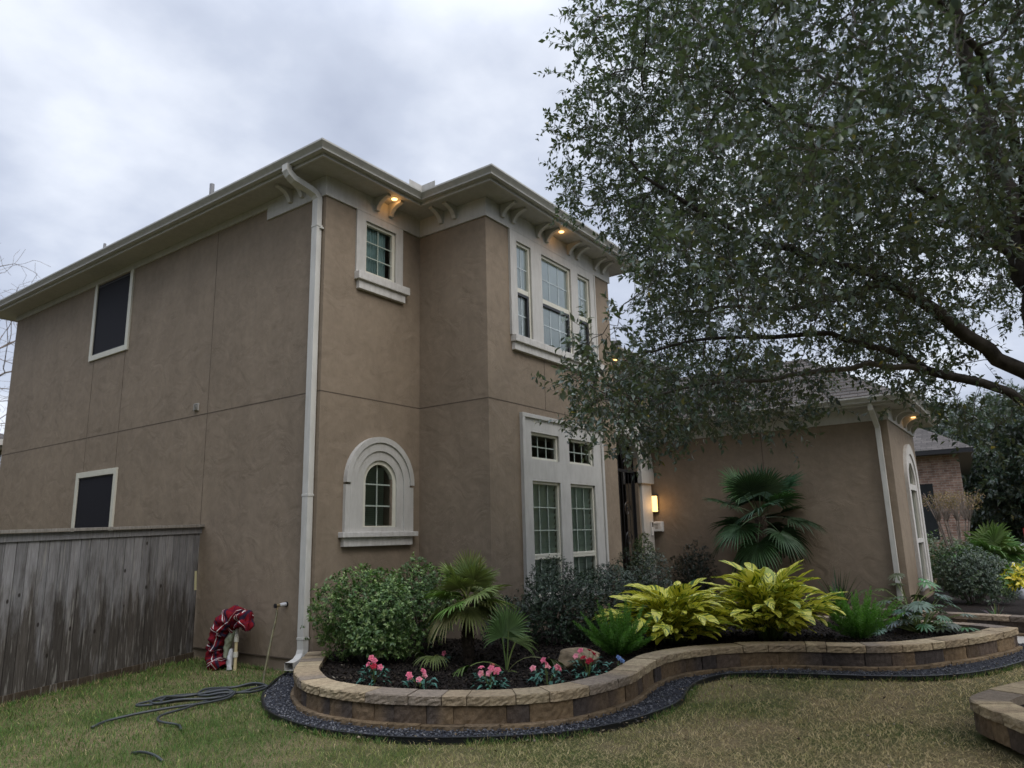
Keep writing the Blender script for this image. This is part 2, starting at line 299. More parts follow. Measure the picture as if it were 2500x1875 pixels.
# ---------------------------------------------------------------- mesh helpers
def tag(o, label=None, cat=None, group=None, kind=None):
    if label: o['label'] = label
    if cat: o['category'] = cat
    if group: o['group'] = group
    if kind: o['kind'] = kind
    return o
def empty(name, loc, label, cat, group=None):
    o = bpy.data.objects.new(name, None); COL.objects.link(o); o.location = loc; o.empty_display_size = .1
    return tag(o, label, cat, group)
def link(name, me, parent=None):
    o = bpy.data.objects.new(name, me); COL.objects.link(o)
    if parent is not None:
        o.parent = parent; pl = Vector((0, 0, 0)); q = parent
        while q is not None: pl += q.location; q = q.parent
        o.location = -pl                       # vertices are given in world units, the empty sits at the thing's base
    return o
class MB:
    def __init__(s): s.v = []; s.f = []; s.c = []; s.uv = {}
    def add(s, vs, fs, col=None):
        n = len(s.v); s.v += [tuple(x) for x in vs]; s.f += [tuple(i + n for i in f) for f in fs]
        if col is not None: s.c += [col] * len(vs)
        return n
    def box(s, x0, x1, y0, y1, z0, z1, col=None):
        v = [(x0, y0, z0), (x1, y0, z0), (x1, y1, z0), (x0, y1, z0), (x0, y0, z1), (x1, y0, z1), (x1, y1, z1), (x0, y1, z1)]
        s.add(v, [(0, 3, 2, 1), (4, 5, 6, 7), (0, 1, 5, 4), (1, 2, 6, 5), (2, 3, 7, 6), (3, 0, 4, 7)], col)
    def obox(s, c, ax, ay, az, hx, hy, hz, col=None):
        c = Vector(c); v = []
        for k in (-1, 1):
            for (a, b) in ((-1, -1), (1, -1), (1, 1), (-1, 1)): v.append(c + ax * hx * a + ay * hy * b + az * hz * k)
        s.add(v, [(0, 3, 2, 1), (4, 5, 6, 7), (0, 1, 5, 4), (1, 2, 6, 5), (2, 3, 7, 6), (3, 0, 4, 7)], col)
    def tube(s, pts, rad, n=8, col=None, cap=True, squash=None):
        pts = [Vector(p) for p in pts]; m = len(pts)
        if not hasattr(rad, '__len__'): rad = [rad] * m
        t0 = (pts[1] - pts[0]).normalized(); a = t0.orthogonal().normalized(); vs = []
        for i, p in enumerate(pts):
            t = (pts[min(i + 1, m - 1)] - pts[max(i - 1, 0)]).normalized()
            a = (a - t * a.dot(t)).normalized(); b = t.cross(a)
            for k in range(n):
                w = 2 * math.pi * k / n; vs.append(p + (a * math.cos(w) + b * math.sin(w)) * rad[i])
        fs = [(i * n + k, i * n + (k + 1) % n, (i + 1) * n + (k + 1) % n, (i + 1) * n + k) for i in range(m - 1) for k in range(n)]
        if cap: fs += [tuple(range(n - 1, -1, -1)), tuple((m - 1) * n + k for k in range(n))]
        s.add(vs, fs, col)
    def sweep(s, path, prof, up=(0, 0, 1), closed=False, col=None, capends=True):
        """profile points (d, z) swept along a horizontal path of (x, y, outward nx, ny, z)"""
        vs = []; m = len(path); k = len(prof)
        for (x, y, nx, ny, z) in path:
            for d, h in prof: vs.append((x + nx * d, y + ny * d, z + h))
        fs = []
        for i in range(m if closed else m - 1):
            j = (i + 1) % m
            for a in range(k):
                b = (a + 1) % k; fs.append((i * k + a, j * k + a, j * k + b, i * k + b))
        if not closed and capends: fs += [tuple(range(k)), tuple((m - 1) * k + a for a in range(k - 1, -1, -1))]
        s.add(vs, fs, col)
    def build(s, name, mat, parent=None, bevel=0., smooth=False, fixn=True):
        me = bpy.data.meshes.new(name); me.from_pydata(s.v, [], s.f)
        if s.c and len(s.c) == len(s.v):
            ca = me.color_attributes.new('Col', 'FLOAT_COLOR', 'POINT')
            ca.data.foreach_set('color', np.array([(*c, 1) for c in s.c], dtype=np.float32).ravel())
        if fixn or bevel:
            bm = bmesh.new(); bm.from_mesh(me)
            if fixn: bmesh.ops.recalc_face_normals(bm, faces=bm.faces)
            if bevel: bmesh.ops.bevel(bm, geom=[e for e in bm.edges if len(e.link_faces) == 2 and e.calc_face_angle(0) > .6], offset=bevel, segments=2, affect='EDGES', profile=.6)
            bm.to_mesh(me); bm.free()
        if smooth: me.polygons.foreach_set('use_smooth', [True] * len(me.polygons))
        me.materials.append(MAT[mat]); me.update()
        return link(name, me, parent)
def fast(name, V, F, mat, parent=None, col=None, uv=None, smooth=False):
    """V (n,3), F (m,k) arrays -> one mesh object"""
    me = bpy.data.meshes.new(name); V = np.asarray(V, np.float32); F = np.asarray(F, np.int32); k = F.shape[1]
    me.vertices.add(len(V)); me.vertices.foreach_set('co', V.ravel())
    me.loops.add(F.size); me.loops.foreach_set('vertex_index', F.ravel())
    me.polygons.add(len(F)); me.polygons.foreach_set('loop_start', np.arange(0, F.size, k, dtype=np.int32)); me.polygons.foreach_set('loop_total', np.full(len(F), k, np.int32))
    if smooth: me.polygons.foreach_set('use_smooth', np.ones(len(F), bool))
    me.update(calc_edges=True)
    if col is not None:
        c = np.ones((len(V), 4), np.float32); c[:, :3] = col
        ca = me.color_attributes.new('Col', 'FLOAT_COLOR', 'POINT'); ca.data.foreach_set('color', c.ravel())
    if uv is not None:
        l = me.uv_layers.new(name='UVMap'); l.data.foreach_set('uv', np.asarray(uv, np.float32)[F.ravel()].ravel())
    me.materials.append(MAT[mat]); return link(name, me, parent)
def unit(a): return a / np.maximum(np.linalg.norm(a, axis=-1, keepdims=True), 1e-9)
def rdir(n): return unit(rng.normal(size=(n, 3)))
class Leaves:
    """many leaf blades, each with base P, direction D, normal Nn, length L, width Wd, colour C"""
    def __init__(s): s.V = []; s.F = []; s.C = []; s.n = 0
    def add(s, P, D, Nn, L, Wd, C, fold=.25, curl=.0, wide=.45):
        n = len(P); D = unit(D); Sd = unit(np.cross(D, Nn)); Up = np.cross(Sd, D)
        L = np.broadcast_to(L, (n,))[:, None]; Wd = np.broadcast_to(Wd, (n,))[:, None]
        mid = P + D * L * wide + Up * (L * .06)
        v0 = P; v1 = mid - Sd * Wd * .5 + Up * Wd * fold; v2 = mid; v3 = mid + Sd * Wd * .5 + Up * Wd * fold; v4 = P + D * L - Up * L * curl
        V = np.stack([v0, v1, v2, v3, v4], 1).reshape(-1, 3)
        b = (np.arange(n) * 5)[:, None, None]
        F = (np.array([[0, 2, 1], [0, 3, 2], [1, 2, 4], [2, 3, 4]])[None] + b).reshape(-1, 3) + s.n
        C = np.broadcast_to(C, (n, 3)); s.V.append(V); s.F.append(F); s.C.append(np.repeat(C, 5, 0)); s.n += 5 * n
    def build(s, name, mat, parent=None): return fast(name, np.concatenate(s.V), np.concatenate(s.F), mat, parent, np.concatenate(s.C))
def jitcol(c, n, v=.25, hue=.08):
    c = np.asarray(c, float); k = 1 + rng.uniform(-v, v, (n, 1)); return np.clip(c * k * (1 + rng.uniform(-hue, hue, (n, 3))), 0, 1)
def catmull(P, step=.05):
    P = [np.array(p, float) for p in P]; P = [2 * P[0] - P[1]] + P + [2 * P[-1] - P[-2]]; out = []
    for i in range(1, len(P) - 2):
        m = max(2, int(np.linalg.norm(P[i + 1] - P[i]) / (step * .5)))
        for t in np.linspace(0, 1, m, endpoint=False):
            out.append(.5 * ((2 * P[i]) + (-P[i - 1] + P[i + 1]) * t + (2 * P[i - 1] - 5 * P[i] + 4 * P[i + 1] - P[i + 2]) * t * t + (-P[i - 1] + 3 * P[i] - 3 * P[i + 1] + P[i + 2]) * t ** 3))
    out.append(P[-2]); out = np.array(out)
    d = np.r_[0, np.cumsum(np.linalg.norm(np.diff(out, axis=0), axis=1))]; n = max(2, int(d[-1] / step) + 1); s = np.linspace(0, d[-1], n)
    return np.stack([np.interp(s, d, out[:, k]) for k in range(out.shape[1])], 1)
def smoothpath(P, it=8):
    P = P.copy()
    for _ in range(it): P[1:-1] = .25 * P[:-2] + .5 * P[1:-1] + .25 * P[2:]
    return P
def inpoly(x, y, poly):
    ins = np.zeros(len(x), bool); n = len(poly)
    for i in range(n):
        x0, y0 = poly[i]; x1, y1 = poly[(i + 1) % n]
        c = ((y0 > y) != (y1 > y)) & (x < (x1 - x0) * (y - y0) / (y1 - y0 + 1e-12) + x0); ins ^= c
    return ins
def vnoise(x, y, sc, seed):
    r = np.random.default_rng(seed); s = 0
    for k in range(9):
        a = r.uniform(0, 6.28); f = sc * r.uniform(.5, 1.9); s = s + np.sin((x * math.cos(a) + y * math.sin(a)) * f + r.uniform(0, 6.28))
    return s / 3.5

# ---------------------------------------------------------------- key dimensions
XA, YA, XB, YC, XD, YN, XW, YE, XG, YF = 6.196, 7.551, 8.123, 6.201, 12.015, 6.75, 14.6, 2.012, 18.0, 17.95

def miter(P, closed=False):
    """corner path with outward (left-of-travel is inside) mitred normals"""
    out = []; n = len(P)
    for i, (x, y, z) in enumerate(P):
        ns = []
        for a, b in ((i - 1, i), (i, i + 1)):
            if not closed and (a < 0 or b >= n): continue
            x0, y0, _ = P[a % n]; x1, y1, _ = P[b % n]; l = math.hypot(x1 - x0, y1 - y0); ns.append(((y1 - y0) / l, -(x1 - x0) / l))
        if len(ns) == 1: nx, ny = ns[0]
        else:
            k = 1 + ns[0][0] * ns[1][0] + ns[0][1] * ns[1][1]; nx, ny = (ns[0][0] + ns[1][0]) / k, (ns[0][1] + ns[1][1]) / k
        out.append((x, y, nx, ny, z))
    return out
# ---------------------------------------------------------------- the house
house = empty('stucco_house', (9, 10, 0), 'brown stucco house with pale trim, two storeys and a low wing with an arched entry', 'house')
class Pl:
    """a wall plane: F faces the street (-Y), S faces the side yard (-X)"""
    def __init__(s, k, pos): s.k = k; s.pos = pos
    def p(s, u, v, d=0.): return (u, s.pos - d, v) if s.k == 'F' else (s.pos - d, u, v)
    def box(s, mb, u0, u1, v0, v1, d0, d1, col=None):
        if s.k == 'F': mb.box(u0, u1, s.pos - d1, s.pos - d0, v0, v1, col)
        else: mb.box(s.pos - d1, s.pos - d0, u0, u1, v0, v1, col)
    def ring(s, mb, u0, u1, v0, v1, w, d0, d1, bottom=True):
        s.box(mb, u0, u0 + w, v0, v1, d0, d1); s.box(mb, u1 - w, u1, v0, v1, d0, d1)
        s.box(mb, u0 + w, u1 - w, v1 - w, v1, d0, d1 - .001)
        if bottom: s.box(mb, u0 + w, u1 - w, v0, v0 + w, d0, d1 - .001)
def wall(name, pl, u0, u1, v0, v1, mat, holes=(), reveal=.14, parent=house):
    mb = MB(); us = sorted({u0, u1, *[h[0] for h in holes], *[h[1] for h in holes]}); vs = sorted({v0, v1, *[h[2] for h in holes], *[h[3] for h in holes]})
    for a, b in zip(us, us[1:]):
        for c, d in zip(vs, vs[1:]):
            if any(h[0] <= a and b <= h[1] and h[2] <= c and d <= h[3] for h in holes): continue
            mb.add([pl.p(a, c), pl.p(b, c), pl.p(b, d), pl.p(a, d)], [(0, 1, 2, 3)])
    for (a, b, c, d) in holes:
        for q in (((a, c), (a, d)), ((b, c), (b, d)), ((a, c), (b, c)), ((a, d), (b, d))):
            (x0, z0), (x1, z1) = q; mb.add([pl.p(x0, z0), pl.p(x1, z1), pl.p(x1, z1, -reveal), pl.p(x0, z0, -reveal)], [(0, 1, 2, 3)])
    return mb.build(name, mat, parent, fixn=False)
side, frontA, retB, bay, entry, wingS, wingF = Pl('S', XA), Pl('F', YA), Pl('S', XB), Pl('F', YC), Pl('F', YN), Pl('S', XW), Pl('F', YE)
ZS = 6.70
# openings
wL = [(12.90, 14.20, 5.13, 6.56), (12.88, 14.23, 1.47, 2.88)]
wall('wall', side, YA, YF, .16, ZS, 'stucco', wL)
wall('wall', frontA, XA, XB, .16, ZS, 'stucco', [(6.93, 7.56, 5.46, 6.28), (7.0, 7.54, 1.79, 2.70)])
wall('wall', retB, YC, YA, .16, ZS, 'stucco')
triple = [(8.89, 9.30), (9.61, 10.56), (10.80, 11.24)]; french = [(9.15, 9.95), (10.26, 11.08)]
wall('wall', bay, XB, XD, .16, ZS, 'stucco', [(a, b, 4.66, 6.25) for a, b in triple] + [(a, b, 2.77, 3.19) for a, b in french] + [(a, b, .72, 2.44) for a, b in french])
wall('wall', entry, XD, 14.85, 0, 5.06, 'stucco', [(12.62, 13.96, 0, 3.56)], .3)
wall('wall', wingS, YE, YN, .10, 3.80, 'stucco')
wall('wall', wingF, XW, XG, .10, 3.80, 'stucco', [(16.26, 17.10, .55, 2.92)])
mb = MB(); mb.add([(XD, YC, 0), (XD, YF, 0), (XD, YF, ZS), (XD, YC, ZS)], [(0, 1, 2, 3)]); mb.add([(XA, YF, 0), (XD, YF, 0), (XD, YF, ZS), (XA, YF, ZS)], [(0, 1, 2, 3)])
mb.add([(XG, YE, 0), (XG, 16, 0), (XG, 16, 3.8), (XG, YE, 3.8)], [(0, 1, 2, 3)]); mb.add([(XD, 16, 0), (XG, 16, 0), (XG, 16, 3.8), (XD, 16, 3.8)], [(0, 1, 2, 3)])
mb.add([(14.85, YN, 3.5), (14.85, 11, 3.5), (14.85, 11, 5.06), (14.85, YN, 5.06)], [(0, 1, 2, 3)])
mb.build('wall', 'stucco', house, fixn=False)
mb = MB(); mb.sweep(miter([(XA, YF, 0), (XA, YA, 0), (XB, YA, 0), (XB, YC, 0), (XD, YC, 0), (XD, YN, 0)]), [(-.12, -.1), (-.018, -.1), (-.018, .158), (-.12, .158)]); mb.build('foundation', 'stucco', house)
mb = MB(); mb.sweep(miter([(XW, YN, 0), (XW, YE, 0), (XG, YE, 0)]), [(-.12, -.1), (-.018, -.1), (-.018, .098), (-.12, .098)]); mb.build('foundation', 'stucco', house)
# porch behind the arch
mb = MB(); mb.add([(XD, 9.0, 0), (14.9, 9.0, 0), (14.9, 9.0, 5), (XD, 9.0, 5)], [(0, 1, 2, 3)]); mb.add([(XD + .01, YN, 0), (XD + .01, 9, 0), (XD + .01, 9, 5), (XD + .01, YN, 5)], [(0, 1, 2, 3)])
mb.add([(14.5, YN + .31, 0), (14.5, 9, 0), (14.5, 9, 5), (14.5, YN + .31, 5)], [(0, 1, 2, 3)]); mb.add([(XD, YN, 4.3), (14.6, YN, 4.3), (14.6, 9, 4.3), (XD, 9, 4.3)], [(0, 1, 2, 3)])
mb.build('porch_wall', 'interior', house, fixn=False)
mb = MB(); mb.box(XD, 14.6, 6.1, 9.0, 0, .12); mb.build('porch_floor', 'concrete', house)
mb = MB(); mb.box(12.9, 13.85, 8.9, 8.985, .12, 2.4); fd = mb.build('front_door', 'black_metal', house, bevel=.01)
mb = MB(); mb.box(13.0, 13.38, 8.88, 8.899, 1.2, 2.2); mb.build('door_pane', 'glass', fd)

# control joints in the stucco
w = .006
def joint(pl, a, b, c, d): m = MB(); pl.box(m, a, b, c, d, 0, .003); m.build('control_joint', 'joint', house)
for pl, a, b in ((side, YA, YF), (frontA, XA, XB), (retB, YC, YA), (bay, XB, XD)): joint(pl, a, b, 3.588 - w, 3.588 + w)
for y, a, b in ((10.19, .16, 3.58), (10.19, 3.6, 6.58), (12.93, 2.96, 3.58), (12.93, 3.6, 5.06), (14.1, 2.96, 3.58), (14.1, 3.6, 5.06)): joint(side, y - w * .6, y + w * .6, a, b)
for x in (9.63, 10.66): joint(bay, x - w * .7, x + w * .7, 3.6, 4.41)
joint(wingS, 4.30, 4.312, .1, 3.54); joint(entry, 13.3, 13.312, 4.12, 4.8)
mb = MB(); side.box(mb, YA, YF, .158, .172, 0, .004); mb.build('drip_edge', 'joint', house)

def off(P, d): return [(x + nx * d, y + ny * d, z) for x, y, nx, ny, z in miter(P)]
GUT = [(.001, .035), (.080, .035), (.084, .055), (.098, .075), (.124, .105), (.136, .118), (.136, .143), (.122, .143), (.118, .13), (.001, .13)]
FAS = [(-.03, -.012), (.0, -.012), (.0, .001), (-.004, .012), (-.004, .125), (-.03, .125)]
def eave(P, oh, z0, closed=False, gut=True):
    Q = [(x + nx * oh, y + ny * oh, z0) for x, y, nx, ny, _ in miter(P, closed)]
    m = MB(); m.sweep(miter(Q, closed), FAS, closed=closed); m.build('fascia', 'trim', house)
    if gut: m = MB(); m.sweep(miter(Q, closed), GUT, closed=closed); m.build('gutter', 'gutter', house)
    return Q
WP = [(XA, YF, 0), (XA, YA, 0), (XB, YA, 0), (XB, YC, 0), (XD, YC, 0), (XD, YF, 0)]
Qm = eave(WP, .42, ZS, closed=True)
mb = MB(); mb.add([(q[0], q[1], ZS) for q in Qm], [tuple(range(6))]); mb.build('soffit', 'soffit', house)
EP = [(XD + .43, YN, 0), (14.85, YN, 0), (14.85, 11, 0)]
eave(EP, .42, 5.06)
mb = MB(); mb.add([(XD, YN - .42, 5.06), (15.27, YN - .42, 5.06), (15.27, 11, 5.06), (XD, 11, 5.06)], [(0, 1, 2, 3)]); mb.build('soffit', 'soffit', house)
ZW = 3.78
Qw = eave([(XW, YN - .02, 0), (XW, YE, 0), (XG, YE, 0), (XG, 16, 0)], .40, ZW)
mb = MB(); mb.add([(XW - .4, YN, ZW), (XW - .4, YE - .4, ZW), (XG + .4, YE - .4, ZW), (XG + .4, 16, ZW), (XW, 16, ZW), (XW, YN, ZW)], [(0, 1, 2, 3, 4, 5)]); mb.build('soffit', 'soffit', house)
# frieze boards
def frieze(P, z0, z1, d=.03, mat='trim'):
    m = MB(); m.sweep(miter([(x, y, 0) for x, y in P]), [(-.005, z0), (d, z0), (d, z1), (-.005, z1)]); m.build('frieze_board', mat, house)
frieze([(XA, 8.872), (XA, YA), (XB, YA), (XB, YC), (XD, YC), (XD, 9)], 6.40, ZS - .002)
frieze([(XA, YF), (XA, 8.874)], 6.585, ZS - .002, .027)
frieze([(XD + .005, YN), (14.85, YN)], 4.81, 5.058); frieze([(XW, YN - .03), (XW, YE), (XG, YE)], 3.54, ZW - .002)

def roofgrid(name, x0, x1, y0, y1, hfun, z0, mat='shingle', n=26):
    xs = np.linspace(x0, x1, n); ys = np.linspace(y0, y1, n * 2); X, Y = np.meshgrid(xs, ys); Z = z0 + hfun(X, Y)
    V = np.stack([X, Y, Z], -1).reshape(-1, 3); i = np.arange(len(V)).reshape(X.shape)
    F = np.stack([i[:-1, :-1], i[:-1, 1:], i[1:, 1:], i[1:, :-1]], -1).reshape(-1, 4)
    k = (Z.reshape(-1)[F].min(1) > z0 - .5); F = F[k]
    return fast(name, V, F, mat, house, uv=np.stack([X, Y], -1).reshape(-1, 2))
T = math.tan(R(27)); ex0, ex1, ey0, ey1, eyb = Qm[0][0] - .03, Qm[4][0] + .03, Qm[1][1] - .03, Qm[0][1] + .03, Qm[3][1] - .03; exb = Qm[2][0] - .03
def hmain(X, Y):
    a = np.minimum.reduce([X - ex0, ex1 - X, Y - ey0, ey1 - Y]); b = np.minimum.reduce([X - exb, ex1 - X, Y - eyb, ey1 - Y]); h = np.maximum(a, b); return np.where(h < -.02, -9, h * T)
xs = sorted(set(list(np.linspace(ex0, ex1, 30)) + [exb])); ys = sorted(set(list(np.linspace(eyb, ey1, 60)) + [ey0]))
X, Y = np.meshgrid(xs, ys); Z = ZS + .13 + hmain(X, Y); V = np.stack([X, Y, Z], -1).reshape(-1, 3); ii = np.arange(len(V)).reshape(X.shape)
F = np.stack([ii[:-1, :-1], ii[:-1, 1:], ii[1:, 1:], ii[1:, :-1]], -1).reshape(-1, 4); F = F[Z.reshape(-1)[F].min(1) > 0]
us_, inv_ = np.unique(F, return_inverse=True); V = V[us_]; F = inv_.reshape(F.shape); UVr = V[:, :2].copy()
roof = fast('roof', V, F, 'shingle', house, uv=UVr)
def roofquads(name, faces, parent=house, mat='shingle'):
    V = []; Fc = []; U = []
    for pts in faces:
        P = [Vector(p) for p in pts]; e = (P[1] - P[0]).normalized(); n = e.cross(P[2] - P[0]).normalized(); g = n.cross(e)
        idx = []
        for p in P: idx.append(len(V)); V.append(tuple(p)); U.append((e.dot(p), g.dot(p)))
        if len(idx) == 3: idx = idx + [idx[-1]]; 
        Fc.append(idx)
    me = bpy.data.meshes.new(name); me.from_pydata(V, [], [tuple(dict.fromkeys(f)) for f in Fc]); l = me.uv_layers.new(name='UVMap')
    for lp in me.loops: l.data[lp.index].uv = U[lp.vertex_index]
    bm = bmesh.new(); bm.from_mesh(me); bmesh.ops.remove_doubles(bm, verts=bm.verts, dist=1e-4); bm.to_mesh(me); bm.free()
    me.materials.append(MAT[mat]); return link(name, me, parent)
x0, x1, y0, zr = XW - .43, XG + .43, YE - .43, ZW + .115; tw = math.tan(R(33)); hw = (x1 - x0) / 2; zt = zr + hw * tw; xr = (x0 + x1) / 2
wroof = roofquads('roof', [[(x0, 15, zr), (x0, y0, zr), (xr, y0 + hw, zt), (xr, 15, zt)], [(x0, y0, zr), (x1, y0, zr), (xr, y0 + hw, zt)], [(x1, y0, zr), (x1, 15, zr), (xr, 15, zt), (xr, y0 + hw, zt)]])
# the shingle courses: thin raised butt edges so that rows catch light
mb = MB()
for k in range(1, 17):
    d = k * .15; a = x0 + d * math.cos(R(33)); z = zr + d * math.sin(R(33)); mb.obox((a, (y0 + (a - x0) + 15) / 2, z + .004), Vector((0, 1, 0)), Vector((math.cos(R(33)), 0, math.sin(R(33)))), Vector((-math.sin(R(33)), 0, math.cos(R(33)))), (15 - y0 - (a - x0)) / 2, .006, .004)
mb.build('shingle_edge', 'joint', wroof)
e0, e1 = XD, 15.30; te = math.tan(R(27)); ze = 5.06 + .125; yb = YN - .45
eroof = roofquads('roof', [[(e0, yb, ze), (e1, yb, ze), (e1 - 2.2, yb + 2.2, ze + 2.2 * te), (e0, yb + 2.2, ze + 2.2 * te)], [(e1, yb, ze), (e1, 12, ze), (e1 - 2.2, 12, ze + 2.2 * te), (e1 - 2.2, yb + 2.2, ze + 2.2 * te)]])
for (x, y, zb, zt2, r) in ((6.67, 11.28, 7.2, 7.97, .042), (6.57, 14.98, 7.1, 7.78, .028)):
    m = MB(); m.tube([(x, y, zb), (x, y, zt2)], r, 12); m.build('vent_pipe', 'pipe_gray', roof, smooth=False)
m = MB(); cx, cy = 14.06, 7.2; m.tube([(cx, cy, 5.3), (cx, cy, 5.68)], .12, 16); m.tube([(cx, cy, 5.66), (cx, cy, 5.70), (cx, cy, 5.71), (cx, cy, 5.80), (cx, cy, 5.86)], [.17, .185, .15, .18, .08], 18); m.build('vent_cap', 'pipe_gray', eroof, smooth=False)

# splash guard plates in the valley of the gutter
gx, gy = XB - .42 - .13, YA - .42 - .13
m = MB(); m.box(gx - .27, gx + .004, gy, gy + .004, ZS + .12, ZS + .235); m.box(gx, gx + .004, gy - .27, gy - .001, ZS + .12, ZS + .235); m.build('splash_guard', 'trim', house)

# brackets (corbels)
def bracket(pl, u, zt, out=.30, h=.20, w=.075, d0=.03, mat='trim'):
    prof = [(d0 - .002, zt - .002), (out, zt - .002), (out, zt - .035)]
    for k in range(9):
        a = math.pi / 2 * k / 8; prof.append((d0 + .045 + (out - d0 - .045) * (1 - math.sin(a)), zt - .035 - (h - .035) * (1 - math.cos(a)) ** .9))
    prof += [(d0 - .002, zt - h)]; n = len(prof); vs = [pl.p(u - w / 2, z, d) for d, z in prof] + [pl.p(u + w / 2, z, d) for d, z in prof]
    m = MB(); m.add(vs, [tuple(range(n)), tuple(range(2 * n - 1, n - 1, -1))] + [(i, (i + 1) % n, n + (i + 1) % n, n + i) for i in range(n)])
    m.build('bracket', mat, house, bevel=.004)
for y in (8.30, 8.03): bracket(side, y, ZS)
for x in (7.13, 7.41): bracket(frontA, x, ZS)
for y in (7.05, 6.77): bracket(retB, y, ZS)
for x in (8.50, 8.79, 9.50, 9.78, 10.5, 10.78, 11.45, 11.73): bracket(bay, x, ZS)
for x in (13.08, 13.36, 14.2, 14.48): bracket(entry, x, 5.06)
for x in (15.2, 15.75, 16.5, 17.1, 17.7): bracket(wingF, x, ZW, mat='trim')

# recessed soffit lights
def soffit_light(x, y, z, power):
    m = MB(); m.tube([(x, y, z + .01), (x, y, z - .006)], .060, 20); r = m.build('recessed_light', 'trim', house)
    m = MB(); m.tube([(x, y, z - .0062), (x, y, z - .016)], [.045, .04], 20); m.build('lens', 'lamp_warm', r)
    l = bpy.data.lights.new('soffit_lamp', 'POINT'); l.energy = power; l.color = (1, .50, .16); l.shadow_soft_size = .045; lo = bpy.data.objects.new('soffit_lamp', l); COL.objects.link(lo); lo.location = (x, y, z - .075)
soffit_light(7.29, 7.30, ZS, .42); soffit_light(9.93, 5.95, ZS, .34); soffit_light(12.75, 6.50, 5.06, .4); soffit_light(16.45, 1.78, ZW, .12)

# windows ---------------------------------------------------------------
def sheet(mb, pl, u0, u1, v0, v1, d): mb.add([pl.p(u0, v0, d), pl.p(u1, v0, d), pl.p(u1, v1, d), pl.p(u0, v1, d)], [(0, 1, 2, 3)])
def sash_window(pl, o, g, cols, rows, content='blind', glass='glass', rail=None, bars='muntin', gd=-.045, darkedge=False):
    """o: opening rect, g: glass rect (u0,u1,v0,v1)"""
    f = MB(); a, b, c, d = o; u0, u1, v0, v1 = g
    pl.box(f, a, u0, c, d, gd - .02, -.004); pl.box(f, u1, b, c, d, gd - .02, -.004); pl.box(f, u0, u1, v1, d, gd - .02, -.005); pl.box(f, u0, u1, c, v0, gd - .02, -.005)
    if rail: pl.box(f, u0, u1, rail[0], rail[1], gd - .015, -.012)
    W_ = f.build('window', 'sash', house, bevel=.006)
    p = MB(); sheet(p, pl, u0, u1, v0, v1, gd); p.build('pane', glass, W_, fixn=False)
    q = MB(); t = .0085
    segs = [(v0, v1)] if not rail else [(v0, rail[0]), (rail[1], v1)]
    for s0, s1 in segs:
        for k in range(1, cols): x = u0 + (u1 - u0) * k / cols; pl.box(q, x - t, x + t, s0, s1, gd - .012, gd + .004)
        R_ = rows if not rail else rows // 2
        for k in range(1, R_): z = s0 + (s1 - s0) * k / R_; pl.box(q, u0, u1, z - t, z + t, gd - .0115, gd + .0035)
    if cols > 1 or rows > 1: q.build('muntin', bars, W_)
    if darkedge:   # dark strips along the top and right of the lower sash
        q = MB(); pl.box(q, u0, u1, rail[0] - .045, rail[0] - .001, gd + .001, -.008); pl.box(q, u1 - .05, u1, v0, rail[0] - .046, gd + .001, -.008); q.build('dark_edge', 'black_metal', W_)
    bk = MB()
    if content == 'blind' or content == 'blind_white':
        if content == 'blind_white': sheet(bk, pl, u0 - .02, u1 + .02, v0, v1, -.056)
        nsl = max(4, int((v1 - v0) / .085))
        for k in range(nsl if content == 'blind' else 0):
            z = v0 + (v1 - v0) * (k + .5) / nsl; h = (v1 - v0) / nsl * .5
            bk.add([pl.p(u0, z - h, -.088), pl.p(u1, z - h, -.088), pl.p(u1, z + h, -.06), pl.p(u0, z + h, -.06)], [(0, 1, 2, 3)])
        bk.build('blind', content, W_, fixn=False)
    elif content == 'curtain':
        n = 60; vs = []; ue = u0 + (u1 - u0) * .84
        for k in range(n + 1):
            x = u0 + (ue - u0) * k / n; dd = -.10 + .018 * math.sin(k * .75) + .012 * math.sin(k * 1.7); vs += [pl.p(x, v0, dd), pl.p(x, v1, dd)]
        bk.add(vs, [(2 * k, 2 * k + 2, 2 * k + 3, 2 * k + 1) for k in range(n)]); bk.build('curtain', 'curtain', W_, fixn=False, smooth=True)
    back = MB()
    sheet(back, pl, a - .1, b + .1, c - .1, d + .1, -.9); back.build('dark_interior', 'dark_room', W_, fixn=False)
    return W_
def sill(pl, u0, u1, z0, z1, z2, v0=None, v1=None):
    m = MB(); pl.box(m, u0, u1, z1, z2, -.004, .105); m.build('window_sill', 'trim_sill', house, bevel=.008)
    m = MB(); pl.box(m, v0 if v0 else u0 + .04, v1 if v1 else u1 - .05, z0, z1 - .0015, -.004, .062); m.build('sill_apron', 'trim_sill', house, bevel=.006)
# small upper window
m = MB(); frontA.box(m, 6.754, 6.93, 5.43, 6.398, -.004, .0285); frontA.box(m, 7.56, 7.711, 5.43, 6.398, -.004, .0285); frontA.box(m, 6.93, 7.56, 6.28, 6.398, -.004, .0285); frontA.box(m, 6.93, 7.56, 5.43, 5.46, -.004, .0285)
m.build('window_surround', 'trim', house)
sash_window(frontA, (6.93, 7.56, 5.46, 6.28), (6.975, 7.505, 5.505, 6.235), 2, 3, 'curtain')
sill(frontA, 6.745, 7.797, 5.18, 5.311, 5.43, 6.787, 7.737)
